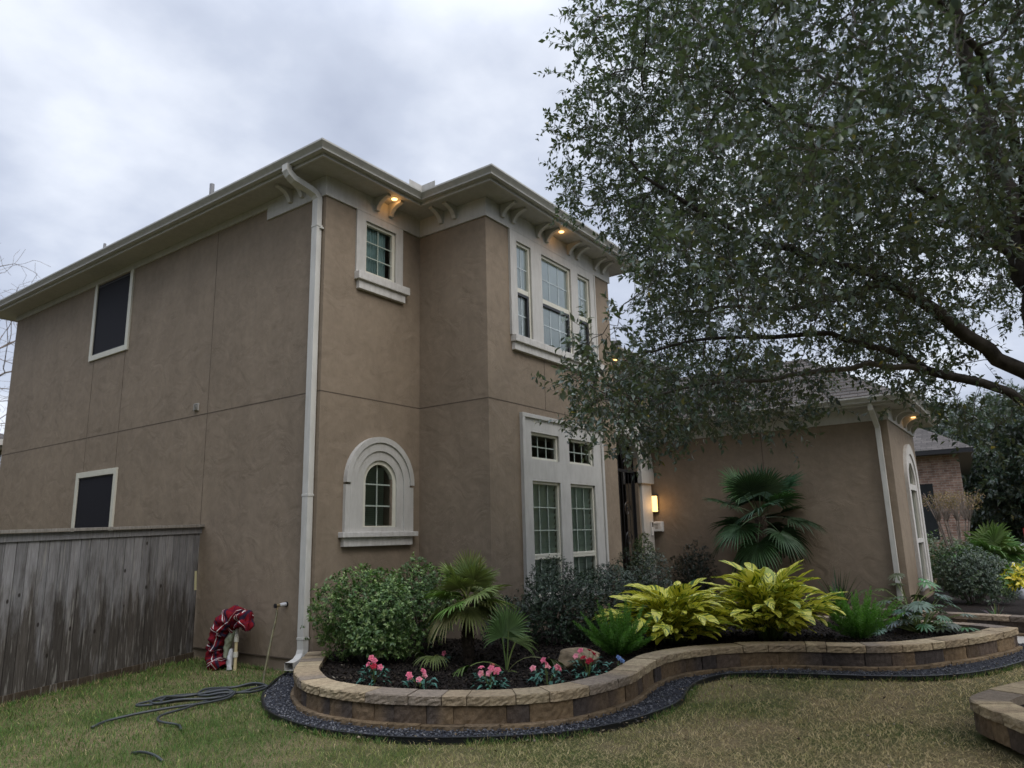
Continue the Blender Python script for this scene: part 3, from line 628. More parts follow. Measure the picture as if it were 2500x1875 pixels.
# upper triple window
m = MB(); bay.box(m, 8.70, 8.89, 4.655, 6.398, -.004, .0285)
for (a, b) in ((9.30, 9.61), (10.56, 10.80), (11.24, 11.43)): bay.box(m, a, b, 4.655, 6.398, -.004, .0285)
for a, b in triple: bay.box(m, a, b, 6.25, 6.398, -.004, .0285)
m.build('window_surround', 'trim', house)
for a in (8.70, 11.395): m = MB(); bay.box(m, a, a + .035, 4.656, 6.397, .029, .040); m.build('surround_edge', 'trim', house)
for (a, b), cc in zip(triple, (2, 3, 2)): sash_window(bay, (a, b, 4.66, 6.25), (a + .04, b - .045, 4.69, 6.205), cc, 4, 'blind_white', 'glass_clear', (5.405, 5.485), 'muntin_pale', darkedge=True)
sill(bay, 8.716, 11.53, 4.42, 4.545, 4.655, 8.738, 11.42)
# tall windows on the ground floor
m = MB(); z0 = .62
for (a, b) in ((8.889, 9.15), (9.95, 10.26), (11.08, 11.41)): bay.box(m, a, b, z0, 3.464, -.004, .030)
for a, b in french: bay.box(m, a, b, 3.19, 3.464, -.004, .030); bay.box(m, a, b, 2.44, 2.77, -.004, .030); bay.box(m, a, b, z0, .72, -.004, .030)
m.build('window_surround', 'trim', house)
m = MB(); bay.box(m, 8.889, 8.955, z0, 3.40, .031, .06); bay.box(m, 11.344, 11.41, z0, 3.40, .031, .06); bay.box(m, 8.889, 11.41, 3.401, 3.464, .031, .06); m.build('surround_edge', 'trim', house, bevel=.006)
for a, b in french:
    sash_window(bay, (a, b, 2.77, 3.19), (a + .035, b - .045, 2.81, 3.15), 3, 2, None)
    sash_window(bay, (a, b, 1.30, 2.44), (a + .035, b - .045, 1.345, 2.395), 3, 3, 'blind'); sash_window(bay, (a, b, .72, 1.299), (a + .035, b - .045, .76, 1.262), 3, 1, 'blind')
# solar-screened side windows
for (a, b, c, d) in wL:
    m = MB(); up = c > 4; top = d if up else d + .07
    side.box(m, a - .07, a + .03, c - .07, top + .024 if up else top, -.004, .032); side.box(m, b - .03, b + .07, c - .07, top + .024 if up else top, -.004, .032)
    side.box(m, a + .03, b - .03, c - .07, c + .03, -.004, .031)
    if not up: side.box(m, a + .03, b - .03, d - .03, top, -.004, .031)
    Wn = m.build('window', 'sash', house, bevel=.004)
    m = MB(); side.box(m, a + .03, b - .03, c + .03, d - (.0 if up else .03), -.03, .006); m.build('solar_screen', 'screen', Wn)
    m = MB(); side.ring(m, a + .031, b - .031, c + .031, d - .031, .022, .007, .014); m.build('dark_edge', 'black_metal', Wn)

def arcpts(cx, cz, r, zb, n=28):
    P = [(cx - r, zb)] + [(cx - r * math.cos(math.pi * k / n), cz + r * math.sin(math.pi * k / n)) for k in range(n + 1)] + [(cx + r, zb)]
    return P
def archband(mb, pl, cx, cz, r0, r1, zb, d0, d1):
    """band between radius r1 (outer) and r0 (inner) from zb up over the arch"""
    A = arcpts(cx, cz, r1, zb); B = arcpts(cx, cz, r0, zb); n = len(A)
    vs = [pl.p(*a, d1) for a in A] + [pl.p(*b, d1) for b in B] + [pl.p(*a, d0) for a in A] + [pl.p(*b, d0) for b in B]; f = []
    for i in range(n - 1): f += [(i, i + 1, n + i + 1, n + i), (2 * n + i, 3 * n + i, 3 * n + i + 1, 2 * n + i + 1), (i, 2 * n + i, 2 * n + i + 1, i + 1), (n + i, n + i + 1, 3 * n + i + 1, 3 * n + i)]
    f += [(0, n, 3 * n, 2 * n), (n - 1, 3 * n - 1, 4 * n - 1, 2 * n - 1)]; mb.add(vs, f)
def archglass(mb, pl, cx, cz, r, zb, d):
    A = arcpts(cx, cz, r, zb); A = A[::-1]; mb.add([pl.p(*a, d) for a in A], [tuple(range(len(A)))])
# arched ground floor window
cx, cz = 7.285, 2.40
m = MB(); archband(m, frontA, cx, cz, .575, .655, cz - .01, -.004, .075); archband(m, frontA, cx, cz, .455, .574, 1.726, -.004, .055); archband(m, frontA, cx, cz, .325, .4545, 1.726, -.004, .036)
frontA.box(m, cx - .655, cx - .5745, 1.726, cz - .04, -.004, .053); frontA.box(m, cx + .5745, cx + .655, 1.726, cz - .04, -.004, .053)
frontA.box(m, cx - .3245, cx + .3245, 1.726, 1.79, -.004, .035)
m.build('window_surround', 'trim', house)
m = MB(); archband(m, frontA, cx, cz, .265, .3245, 1.791, -.06, .012); frontA.box(m, cx - .264, cx + .264, 1.791, 1.808, -.06, .011); aw = m.build('window', 'sash', house)
m = MB(); archglass(m, frontA, cx, cz, .266, 1.80, -.04); m.build('pane', 'glass', aw, fixn=False)
m = MB(); frontA.box(m, cx - .010, cx + .010, 1.80, cz + .264, -.052, -.036); frontA.box(m, cx - .265, cx + .265, 2.375, 2.395, -.0515, -.0365); frontA.box(m, cx - .265, cx + .265, 2.075, 2.095, -.0515, -.0365); m.build('muntin', 'muntin', aw)
m = MB()
for k in range(30):
    z = 1.82 + k * .027; m.add([frontA.p(cx - .27, z, -.075), frontA.p(cx + .16, z, -.075), frontA.p(cx + .16, z + .024, -.058), frontA.p(cx - .27, z + .024, -.058)], [(0, 1, 2, 3)])
m.build('blind', 'blind_dark', aw, fixn=False)
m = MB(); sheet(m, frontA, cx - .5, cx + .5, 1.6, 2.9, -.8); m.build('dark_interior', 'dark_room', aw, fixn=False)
sill(frontA, 6.559, 7.996, 1.535, 1.655, 1.725, 6.608, 7.918)
# wing arched window
cx, cz = 16.68, 2.46
m = MB(); archband(m, wingF, cx, cz, .60, .80, .42, -.004, .06); archband(m, wingF, cx, cz, .42, .5995, .42, -.004, .035); wingF.box(m, cx - .4195, cx + .4195, 2.33, 2.44, -.02, .034); wingF.box(m, cx - .4195, cx + .4195, 1.30, 1.38, -.02, .034); wingF.box(m, cx - .4195, cx + .4195, .42, .56, -.004, .034); m.build('window_surround', 'trim_sill', house)
m = MB(); archband(m, wingF, cx, cz, .385, .4195, .56, -.06, .0); ww = m.build('window', 'sash', house)
m = MB(); archglass(m, wingF, cx, cz, .386, .56, -.04); m.build('pane', 'glass', ww, fixn=False)
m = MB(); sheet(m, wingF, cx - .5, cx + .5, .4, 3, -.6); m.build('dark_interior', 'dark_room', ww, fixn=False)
# entry arch, imposts, iron gate
cx, cz = 13.30, 2.90
m = MB(); archband(m, entry, cx, cz, .72, 1.20, 2.902, -.30, .06); archband(m, entry, cx, cz, 1.2005, 1.27, 2.902, -.004, .085); m.build('arch_surround', 'trim', house)
for s in (-1, 1):
    a, b = sorted((cx + s * .72, cx + s * 1.19)); m = MB(); entry.box(m, a, b, .12, 2.64, -.30, .055); m.build('pilaster', 'trim', house, bevel=.006)
    a, b = sorted((cx + s * .66, cx + s * 1.26)); m = MB(); entry.box(m, a, b, 2.641, 2.90, -.34, .10); m.build('impost', 'trim', house, bevel=.01)
m = MB(); gy = .10   # gate sits inside the reveal
def gp(u, z, d=0.): return entry.p(u, z, -gy + d)
entry.box(m, cx - .70, cx - .66, .13, 2.90, -gy - .02, -gy + .02); entry.box(m, cx + .64, cx + .70, .13, 2.90, -gy - .03, -gy + .03); entry.box(m, cx - .66, cx + .64, 2.86, 2.92, -gy - .02, -gy + .02); entry.box(m, cx - .66, cx + .64, .16, .24, -gy - .02, -gy + .02)
archband(m, entry, cx, cz + .02, .66, .71, cz + .02, -gy - .02, -gy + .02)
gate = m.build('iron_gate', 'black_metal', house)
m = MB()
for k in range(9):
    u = cx - .56 + k * .14; m.tube([gp(u, .24), gp(u, 2.86)], .008, 6)
for k in range(7):
    u = cx - .54 + k * .18; zt2 = cz + math.sqrt(max(.02, .66 ** 2 - (u - cx) ** 2)); m.tube([gp(u, 2.92), gp(u, zt2)], .007, 6)
m.build('gate_bar', 'black_metal', gate)
for sx in (-1, 1):
    for (r0, uc, zc) in ((.20, .24, 3.18), (.15, .45, 3.10), (.18, .30, 1.5), (.18, .30, 2.1)):
        pts = [gp(cx + sx * uc + r0 * (1 - .11 * k / 3.14) * math.cos(k * .42) * (1 - k / 32), zc + r0 * (1 - k / 26) * math.sin(k * .42)) for k in range(24)]; m = MB(); m.tube(pts, .010, 6); m.build('gate_scroll', 'black_metal', gate)
m = MB()
for z in (.6, 1.3, 1.95): entry.box(m, cx + .70, cx + .735, z, z + .09, -gy - .02, -gy + .035)
m.build('hinge', 'black_metal', gate)

def rectsweep(mb, pts, w, h, sd=(0, 1, 0)):
    pts = [Vector(p) for p in pts]; n = len(pts); vs = []; sd = Vector(sd)
    for i, p in enumerate(pts):
        a = (pts[i] - pts[max(i - 1, 0)]); b = (pts[min(i + 1, n - 1)] - pts[i]); t = (a.normalized() if a.length else Vector()) + (b.normalized() if b.length else Vector()); t.normalize()
        s2 = (sd - t * sd.dot(t)).normalized(); q = t.cross(s2)
        for x, y in ((-1, -1), (1, -1), (1, 1), (-1, 1)): vs.append(p + s2 * x * w / 2 + q * y * h / 2)
    f = [(4 * i + k, 4 * i + (k + 1) % 4, 4 * i + 4 + (k + 1) % 4, 4 * i + 4 + k) for i in range(n - 1) for k in range(4)] + [(3, 2, 1, 0)]
    mb.add(vs, f)
m = MB(); xd = XA - .057
rectsweep(m, [(5.705, 7.80, 6.745), (5.705, 7.80, 6.66), (5.735, 7.785, 6.60), (5.80, 7.765, 6.55), (6.03, 7.695, 6.46), (6.10, 7.68, 6.42), (xd, 7.67, 6.36), (xd, 7.667, .42), (xd, 7.665, .30), (xd - .025, 7.655, .235), (xd - .09, 7.635, .18), (xd - .18, 7.61, .155), (xd - .27, 7.58, .15)], .118, .09)
dsp = m.build('downspout', 'downspout', house, bevel=.007)
m = MB()
for z in (5.93, 2.19, .42): m.box(xd - .049, xd + .05, 7.667 - .064, 7.667 + .064, z, z + .03)
m.box(xd + .0, xd + .055, 7.667 - .085, 7.667 + .085, 5.90, 5.93); m.build('strap', 'downspout', dsp, bevel=.003)
m = MB(); rectsweep(m, [(XW - .41, 2.20, ZW + .03), (XW - .38, 2.19, ZW - .08), (XW - .13, 2.18, ZW - .28), (XW - .055, 2.17, ZW - .38), (XW - .055, 2.16, .35)], .085, .07); m.build('downspout', 'downspout', house, bevel=.006)
# wall vent, keypad
m = MB(); side.box(m, 10.43, 10.545, 3.665, 3.78, 0, .022)
for k in range(5): side.box(m, 10.44, 10.535, 3.678 + k * .02, 3.686 + k * .02, .0225, .04)
m.build('wall_vent', 'soffit', house)
m = MB(); entry.box(m, 14.33, 14.41, 1.56, 1.86, .06, .085); kp = m.build('keypad', 'white_plastic', house, bevel=.006)
m = MB(); entry.box(m, 14.345, 14.395, 1.74, 1.84, .0855, .09); m.build('screen', 'black_metal', kp)
# sconce and mailbox hang on the wing wall
sc = empty('wall_lamp', (XW, 6.66, 2.05), 'lit slim rectangular wall lamp on the brown wall beside the entry arch', 'wall lamp')
m = MB(); wingS.box(m, 6.595, 6.735, 2.03, 2.42, 0, .035); m.build('back_plate', 'black_metal', sc, bevel=.004)
m = MB(); wingS.box(m, 6.61, 6.72, 2.06, 2.39, .0355, .10); m.build('lamp_shade', 'lamp_soft', sc, bevel=.006)
m = MB(); wingS.box(m, 6.60, 6.73, 2.392, 2.41, .0355, .105); wingS.box(m, 6.60, 6.73, 2.04, 2.058, .0355, .105); m.build('end_cap', 'black_metal', sc)
l = bpy.data.lights.new('wall_lamp_light', 'POINT'); l.energy = 1.3; l.color = (1, .55, .2); l.shadow_soft_size = .12; lo = bpy.data.objects.new('wall_lamp_light', l); COL.objects.link(lo); lo.location = (XW - .26, 6.50, 2.2)
mbx = empty('mailbox', (XW, 6.62, 1.64), 'small white mailbox on the brown wall below the lit wall lamp', 'mailbox')
m = MB(); wingS.box(m, 6.51, 6.75, 1.64, 1.85, 0, .11); m.build('box', 'white_plastic', mbx, bevel=.012)
m = MB(); wingS.ring(m, 6.525, 6.735, 1.655, 1.835, .03, .1105, .125); m.build('door_frame', 'white_plastic', mbx)
m = MB(); wingS.box(m, 6.60, 6.66, 1.70, 1.79, .1106, .118); m.build('emblem', 'soffit', mbx)
GRASS_N = 380000

# ---------------------------------------------------------------- ground
m = MB(); m.add([(-80, -120, 0), (160, -120, 0), (160, 120, 0), (-80, 120, 0)], [(0, 1, 2, 3)]); tag(m.build('lawn', 'lawn_ground', fixn=False), kind='structure')
TOP = [(6.02, 7.44), (5.75, 7.18), (5.45, 6.88), (5.17, 6.60), (4.95, 6.27), (4.77, 5.94), (4.69, 5.59), (4.68, 5.25), (4.72, 4.95), (4.82, 4.63), (4.98, 4.28), (5.14, 3.99), (5.36, 3.73), (5.66, 3.52), (5.98, 3.42), (6.38, 3.36), (6.72, 3.37), (7.06, 3.44), (7.4, 3.50), (7.72, 3.51), (8.01, 3.46), (8.27, 3.35), (8.54, 3.19), (8.78, 2.96), (8.97, 2.72), (9.11, 2.44), (9.19, 2.14), (9.31, 1.80), (9.50, 1.53), (9.82, 1.25), (10.36, .93), (10.9, .68), (11.4, .50), (11.78, .42)]
EDG = [(6.03, 7.80), (5.72, 7.57), (5.44, 7.33), (5.06, 6.95), (4.76, 6.53), (4.58, 6.20), (4.47, 5.84), (4.41, 5.49), (4.40, 5.12), (4.46, 4.75), (4.57, 4.40), (4.75, 4.07), (4.96, 3.77), (5.18, 3.53), (5.46, 3.30), (5.80, 3.14), (6.13, 3.06), (6.48, 3.01), (6.85, 3.01), (7.22, 3.10), (7.58, 3.19), (7.95, 3.20), (8.27, 3.12), (8.48, 2.93), (8.62, 2.62), (8.77, 2.18), (8.93, 1.70), (9.14, 1.25), (9.55, .86), (10.1, .58), (10.8, .34), (11.6, .12), (12.4, -.06)]
TC = smoothpath(catmull(TOP, .04), 10); EC = smoothpath(catmull(EDG, .05), 10)
BACK = [(11.74, .44), (12.02, .9), (12.16, 1.5), (12.2, 2.2), (12.22, 3.0), (12.3, 4.2), (12.35, 5.4)]
BC = smoothpath(catmull(BACK, .04), 4)
def wallcourse(path, z0, z1, o_in, o_out, cols, lens, seed, rough=.006, gap=.005, chamf=.008, side_=1):
    """split-face blocks along a path; offsets are measured to the outside of the path"""
    r = np.random.default_rng(seed); d = np.r_[0, np.cumsum(np.linalg.norm(np.diff(path, axis=0), axis=1))]
    t = np.gradient(path, axis=0); t /= np.linalg.norm(t, axis=1, keepdims=True); nx = np.stack([t[:, 1], -t[:, 0]], 1) * side_
    mb = MB(); s = 0
    # right hand side of travel is the outside here
    while s < d[-1] - .04:
        L = r.choice(lens); e = min(s + L, d[-1]); ss = np.linspace(s + gap / 2, e - gap / 2, max(3, int((e - s) / .03) + 1))
        P = np.stack([np.interp(ss, d, path[:, 0]), np.interp(ss, d, path[:, 1])], 1); Nn = np.stack([np.interp(ss, d, nx[:, 0]), np.interp(ss, d, nx[:, 1])], 1)
        c1 = np.array(cols[r.integers(len(cols))]) * r.uniform(.85, 1.15); c2 = np.array(cols[r.integers(len(cols))]) * r.uniform(.9, 1.1); two = r.random() < .55
        rows = []; nk = 5; zs = np.linspace(z0, z1 - chamf, nk); dz = r.uniform(-.004, .004); do = r.uniform(-.006, .006)
        for i in range(len(ss)):
            endc = .006 if i in (0, len(ss) - 1) else 0
            pr = [(o_out + do - endc + r.uniform(-rough, rough), z) for z in zs] + [(o_out + do - chamf, z1 + dz), (o_in, z1 + dz), (o_in, z0)]
            f = i / (len(ss) - 1); c = c1 + (c2 - c1) / (1 + math.exp(-(f - .5) * 9)) if two else c1
            rows.append(([(P[i, 0] + Nn[i, 0] * a, P[i, 1] + Nn[i, 1] * a, z) for a, z in pr], c))
        k = len(rows[0][0]); n0 = len(mb.v)
        for v, c in rows: mb.v += v; mb.c += [tuple(c)] * k
        for i in range(len(rows) - 1):
            for a in range(k): b = (a + 1) % k; mb.f.append((n0 + i * k + a, n0 + (i + 1) * k + a, n0 + (i + 1) * k + b, n0 + i * k + b))
        mb.f += [tuple(n0 + a for a in range(k)), tuple(n0 + (len(rows) - 1) * k + a for a in range(k - 1, -1, -1))]
        s = e
    return mb
CAPC = [(.34, .265, .17), (.31, .24, .155), (.28, .215, .14), (.37, .295, .19), (.215, .175, .135)]
CAPC2 = [(.25, .195, .14), (.20, .155, .115), (.28, .215, .15), (.16, .13, .105)]
BLKC = [(.15, .105, .065), (.18, .125, .075), (.085, .068, .058), (.068, .056, .052), (.12, .086, .058), (.20, .14, .082), (.105, .078, .06)]
BLKD = [(.07, .055, .045), (.05, .042, .038), (.10, .07, .045), (.15, .10, .055)]
# travelling the path with the lawn on the left, so the outside needs side_=-1 when the lawn is on the left
def planter(path, z, label, seed, split=None, base=True, caps=CAPC, blks=BLKC, side_=1, wid=.26):
    w = empty('retaining_wall', (float(path[len(path) // 2][0]), float(path[len(path) // 2][1]), 0), label, 'garden wall')
    c = wallcourse(path, z - .078, z, -wid, 0, caps, (.30, .42, .22, .42), seed, .006, gap=.009, side_=side_); c.build('cap_course', 'block', w)
    c = wallcourse(path, z - .228, z - .0785, -.24, -.022, blks, (.30, .42, .20, .46, .24), seed + 1, .0055, side_=side_); c.build('block_course', 'block', w)
    if base: c = wallcourse(path, z - .34, z - .2285, -.20, .022, [(.20, .145, .09), (.15, .11, .07), (.17, .12, .07)], (.30, .38, .22), seed + 2, .006, side_=side_); c.build('base_course', 'block', w)
    return w
planter(TC, .305, 'long curving tan and brown block garden wall around the front flower bed', 11, side_=1)
planter(BC[2:], .305, 'block garden wall closing the far end of the front flower bed behind the leafy plants', 21, caps=CAPC2, blks=BLKD, side_=1)

UP = smoothpath(catmull([(13.95, 6.2), (13.85, 4.8), (13.65, 3.2), (13.42, 2.0), (13.28, 1.17), (13.13, .38), (13.0, -.7), (12.95, -2.2)], .05), 4)
planter(UP, .30, 'far block garden wall along the walkway in front of the low wing', 31, caps=CAPC2, blks=BLKD, wid=.22)
NP = smoothpath(catmull([(9.3, -.75), (8.7, -.05), (7.98, .30), (7.45, .54), (7.05, .66), (6.86, .60), (6.6, .44), (6.2, .15), (5.95, -.45), (6.1, -1.2), (6.7, -1.8), (7.6, -2.1), (8.6, -1.9), (9.25, -1.4)], .05), 5)
planter(NP, .285, 'near block garden wall ringing the big tree at the right edge', 41, base=False, wid=.27)
def flat(name, poly, z, mat, kind='structure'):
    me = bpy.data.meshes.new(name); bm = bmesh.new(); vs = [bm.verts.new((x, y, z)) for x, y in poly]; bm.faces.new(vs); bmesh.ops.triangulate(bm, faces=bm.faces); bm.to_mesh(me); bm.free(); me.materials.append(MAT[mat]); return tag(link(name, me), kind=kind)
t_ = np.gradient(TC, axis=0); t_ /= np.linalg.norm(t_, axis=1, keepdims=True); TI = TC - np.stack([t_[:, 1], -t_[:, 0]], 1) * .1
BED = [tuple(q) for q in TI[::3]] + [(12.0, 1.6), (12.1, 2.8), (12.1, 4.2), (12.2, 5.4), (12.0, 6.25), (8.2, 6.3), (8.2, 7.6), (6.25, 7.6)]
flat('mulch', BED, .235, 'mulch')
flat('mulch', [(13.95, 6.2), (13.85, 4.8), (13.68, 3.2), (13.46, 2.0), (13.34, 1.17), (13.2, .38), (13.1, -.7), (13.1, -2.2), (22, -3.4), (24, 2.2), (15, 2.2), (14.7, 6.8)], .225, 'mulch')
flat('mulch', [tuple(q) for q in (NP[::5] * .93 + np.array([7.7, -.7]) * .07)], .22, 'mulch')
flat('walkway', [(12.1, -9), (12.22, 1.5), (12.24, 3.0), (12.3, 4.6), (12.4, 6.2), (14.0, 6.2), (13.87, 4.8), (13.67, 3.2), (13.44, 2.0), (13.3, 1.17), (13.15, .38), (13.02, -.7), (13.2, -9)], .03, 'concrete')
EL = list(EC); GR = [tuple(q) for q in EC] + [tuple(q) for q in BC[::4]] + [(12, 6), (6, 7.5)]
flat('gravel_bed', [tuple(q) for q in EC[::2]] + [(12.3, .5), (12, 1.6), (12, 6), (6.3, 7.6)], .034, 'gravel_bed')
def edging(path, label):
    t = np.gradient(path, axis=0); t /= np.linalg.norm(t, axis=1, keepdims=True)
    m = MB(); m.sweep([(x, y, tt[1], -tt[0], 0) for (x, y), tt in zip(path, t)], [(-.012, -.02), (0, -.02), (.0, .046), (.006, .05), (.006, .058), (-.004, .062), (-.016, .058), (-.016, .05), (-.012, .046)]); return tag(m.build('lawn_edging', 'edging', smooth=False), label, 'edging')
edging(EC, 'black plastic lawn edging strip curving between grass and dark gravel')

def chips(name, n, sample, z, size, mat, cols, flatn=.35, kind='stuff', parent=None, tall=.5):
    """loose irregular pieces lying on the ground: squashed octahedra"""
    P = sample(n); n = len(P); sz = rng.uniform(size[0], size[1], (n, 1, 1)); base = np.array([[1, 0, 0], [-1, 0, 0], [0, 1, 0], [0, -1, 0], [0, 0, 1], [0, 0, -1.]])[None] * np.stack([np.ones(n), rng.uniform(.45, .9, n), rng.uniform(flatn * .7, flatn * 1.3, n)], 1)[:, None]
    base = base * rng.uniform(.7, 1.2, (n, 6, 1)) * sz; a = rng.uniform(0, 6.28, n); b = rng.normal(0, tall, n); ca, sa, cb, sb = np.cos(a), np.sin(a), np.cos(b), np.sin(b)
    x = base[..., 0] * cb[:, None] - base[..., 2] * sb[:, None]; zz = base[..., 0] * sb[:, None] + base[..., 2] * cb[:, None]; y = base[..., 1]
    V = np.stack([x * ca[:, None] - y * sa[:, None], x * sa[:, None] + y * ca[:, None], zz], -1) + np.concatenate([P, rng.uniform(z[0], z[1], (n, 1))], 1)[:, None]
    F = np.array([[0, 2, 4], [2, 1, 4], [1, 3, 4], [3, 0, 4], [2, 0, 5], [1, 2, 5], [3, 1, 5], [0, 3, 5]])[None] + (np.arange(n) * 6)[:, None, None]
    ci = np.array(cols)[rng.integers(len(cols), size=n)] * rng.uniform(.7, 1.3, (n, 1))
    return tag(fast(name, V.reshape(-1, 3), F.reshape(-1, 3), mat, parent, np.repeat(ci, 6, 0)), kind=kind)
def s_gravel(n):
    P = np.stack([rng.uniform(4.3, 12.6, n * 8), rng.uniform(-.1, 7.9, n * 8)], 1); a = inpoly(P[:, 0], P[:, 1], [tuple(q) for q in EC] + [(12.6, 8), (6.1, 8)])
    b = inpoly(P[:, 0], P[:, 1], [tuple(q) for q in TC] + [(12.1, 1.2), (12.2, 6), (12, 8), (6.1, 8)]); k = a & ~b & (P[:, 0] < 12.2)
    P = P[k]; w = np.minimum(1, (6.2 / np.hypot(P[:, 0], P[:, 1])) ** 2); P = P[rng.random(len(P)) < w]; return P[:n]
tag(chips('gravel', 15000, s_gravel, (.036, .052), (.009, .018), 'stone', [(.085, .09, .105), (.06, .063, .075), (.12, .125, .14), (.05, .05, .056), (.17, .17, .18)], .5), 'dark blue grey crushed gravel along the foot of the garden wall', 'gravel')
def s_bed(n):
    P = np.stack([rng.uniform(4.6, 12.2, n * 6), rng.uniform(.5, 7.5, n * 6)], 1); k = inpoly(P[:, 0], P[:, 1], BED); P = P[k]; w = np.minimum(1, (6.0 / np.hypot(P[:, 0], P[:, 1])) ** 2); return P[rng.random(len(P)) < w][:n]
tag(chips('mulch_chips', 12000, s_bed, (.236, .262), (.010, .032), 'chips', [(.014, .011, .009), (.022, .017, .013), (.03, .023, .018), (.009, .008, .007), (.05, .04, .03)], .25, tall=.7), 'black wood mulch chips covering the flower bed soil', 'mulch')
def s_fallen(n):
    P = np.stack([rng.uniform(4.6, 12, n), rng.uniform(.5, 7, n)], 1); return P[inpoly(P[:, 0], P[:, 1], BED)]
tag(chips('leaf_litter', 260, s_fallen, (.26, .27), (.012, .028), 'chips', [(.20, .17, .12), (.14, .10, .06), (.26, .23, .18)], .08, tall=.4), 'dry pale fallen leaves scattered over the mulch', 'leaves')
def s_lawnlit(n):
    r = rng.uniform(4.3, 9, n); a = rng.uniform(R(45), R(95), n); P = np.stack([np.sin(a) * r, np.cos(a) * r], 1); return P[~inpoly(P[:, 0], P[:, 1], LAWNEX)]
LAWNEX = [tuple(q) for q in EC] + [(12.2, -9), (30, -9), (30, 20), (6.2, 20), (6.2, 7.8)]
tag(chips('fallen_leaves', 170, s_lawnlit, (.035, .05), (.012, .025), 'chips', [(.24, .20, .14), (.16, .12, .07), (.05, .035, .025), (.30, .26, .2)], .1, tall=.5), 'brown fallen leaves lying on the dry patchy lawn', 'leaves')

# grass blades
def green(x, y):
    """0 dry straw .. 1 green: the left of the lawn is green, the part in front of the tree is dry"""
    g = .60 + .32 * (y - 4.1) + .16 * vnoise(x, y, 2.2, 3) + .12 * vnoise(x, y, 6.5, 5)
    g += .42 * np.exp(-((x - 8.2) ** 2 / 3.2 + (y - 2.1) ** 2 / .8)); g -= .10 * (x > 9.5)
    return np.clip(g, 0, 1)
def grass(n):
    r = np.exp(rng.uniform(math.log(3.7), math.log(24), n)); a = rng.uniform(R(8), R(108), n); x = np.sin(a) * r; y = np.cos(a) * r
    k = ~inpoly(x, y, LAWNEX) & (y - (8.06 + (x - .5) * .37) < -.0) & ~inpoly(x, y, [tuple(q) for q in NP])
    x, y, r = x[k], y[k], r[k]; n = len(x); g = green(x, y); sc = np.clip(r / 6, .75, 3.2)
    h = rng.uniform(.014, .036, n) * (.75 + .5 * g) * np.sqrt(sc); near = np.exp(-((vnoise(x, y, 3.1, 9) + .3) ** 2)); h *= .75 + .5 * near
    w = rng.uniform(.0022, .0042, n) * sc; th = rng.uniform(0, 6.28, n); lean = rng.normal(0, .028, (n, 2)) * (1.25 - .35 * g[:, None]) * np.sqrt(sc)[:, None]
    s = np.stack([np.cos(th), np.sin(th), 0 * th], 1) * w[:, None] / 2; P = np.stack([x, y, 0 * x], 1)
    mid = P + np.stack([lean[:, 0] * .35, lean[:, 1] * .35, h * .6], 1); tip = P + np.stack([lean[:, 0], lean[:, 1], h * rng.uniform(.7, 1., n)], 1)
    V = np.stack([P - s, P + s, mid + s * .8, mid - s * .8, tip], 1).reshape(-1, 3); b = (np.arange(n) * 5)[:, None, None]
    F = (np.array([[0, 1, 2], [0, 2, 3], [3, 2, 4]])[None] + b).reshape(-1, 3)
    gr = np.array([.075, .165, .034]); st = np.array([.64, .51, .29]); ol = np.array([.33, .34, .115]); dirt = np.array([.20, .15, .10])
    u = rng.random((n, 1)); gg = np.clip(g[:, None] + rng.normal(0, .22, (n, 1)), 0, 1); c = np.where(gg > .5, ol + (gr - ol) * (gg - .5) * 2, st + (ol - st) * gg * 2)
    c = np.where(u < .01 + .12 * (1 - g[:, None]), st * .9, c); c = np.where((u > .93) & (g[:, None] < .4), dirt, c); c = c * rng.uniform(.6, 1.3, (n, 1))
    return tag(fast('grass', V, F, 'grass', None, np.repeat(c, 5, 0)), 'short lawn grass, green by the fence and dry straw near the tree', 'grass', kind='stuff')
grass(GRASS_N)
def tufts(n):
    """longer unmown grass along the edging strip and the foot of the fence and house"""
    e = EC[rng.integers(0, len(EC) - 1, n)]; t = rng.random(n); f = np.stack([6.1 - 5.6 * t, 10.08 - 5.6 * t * .37], 1); f[:, 1] -= .03; w = np.stack([np.full(n, 6.13), 7.95 + 2.1 * t], 1); k = rng.random(n)[:, None]
    P = np.where(k < .62, e, np.where(k < .88, f, w)) + rng.normal(0, .022, (n, 2)) ; g = np.gradient(EC, axis=0)
    out = np.where(k[:, 0] < .62, 1, 0); ctr = np.array([7.2, 4.8]); P = P + (unit(P - ctr) * .03) * out[:, None]; keep = vnoise(P[:, 0], P[:, 1], 5, 2) > -.4; P = P[keep]; n = len(P)
    Lv = Leaves(); D = np.stack([rng.normal(0, .45, n), rng.normal(0, .45, n), np.ones(n)], 1); h = rng.uniform(.03, .085, n); c = jitcol((.11, .19, .05), n, .4); c[rng.random(n) < .22] = (.42, .34, .18)
    Lv.add(np.concatenate([P, np.zeros((n, 1))], 1), D, rdir(n), h, .005, c, .1, .3); return tag(Lv.build('grass_tufts', 'grass'), 'longer grass tufts growing along the edging, fence and house foot', 'grass', kind='stuff')
tufts(9000)
def s_edge(n): P = EC[rng.integers(0, len(EC), n)] + rng.normal(0, .10, (n, 2)); return P
tag(chips('garden_litter', 150, s_edge, (.05, .062), (.010, .022), 'chips', [(.24, .2, .13), (.13, .09, .05), (.03, .022, .016), (.28, .25, .2)], .12, tall=.4), 'stray dry leaves and mulch bits on the gravel strip', 'leaves')

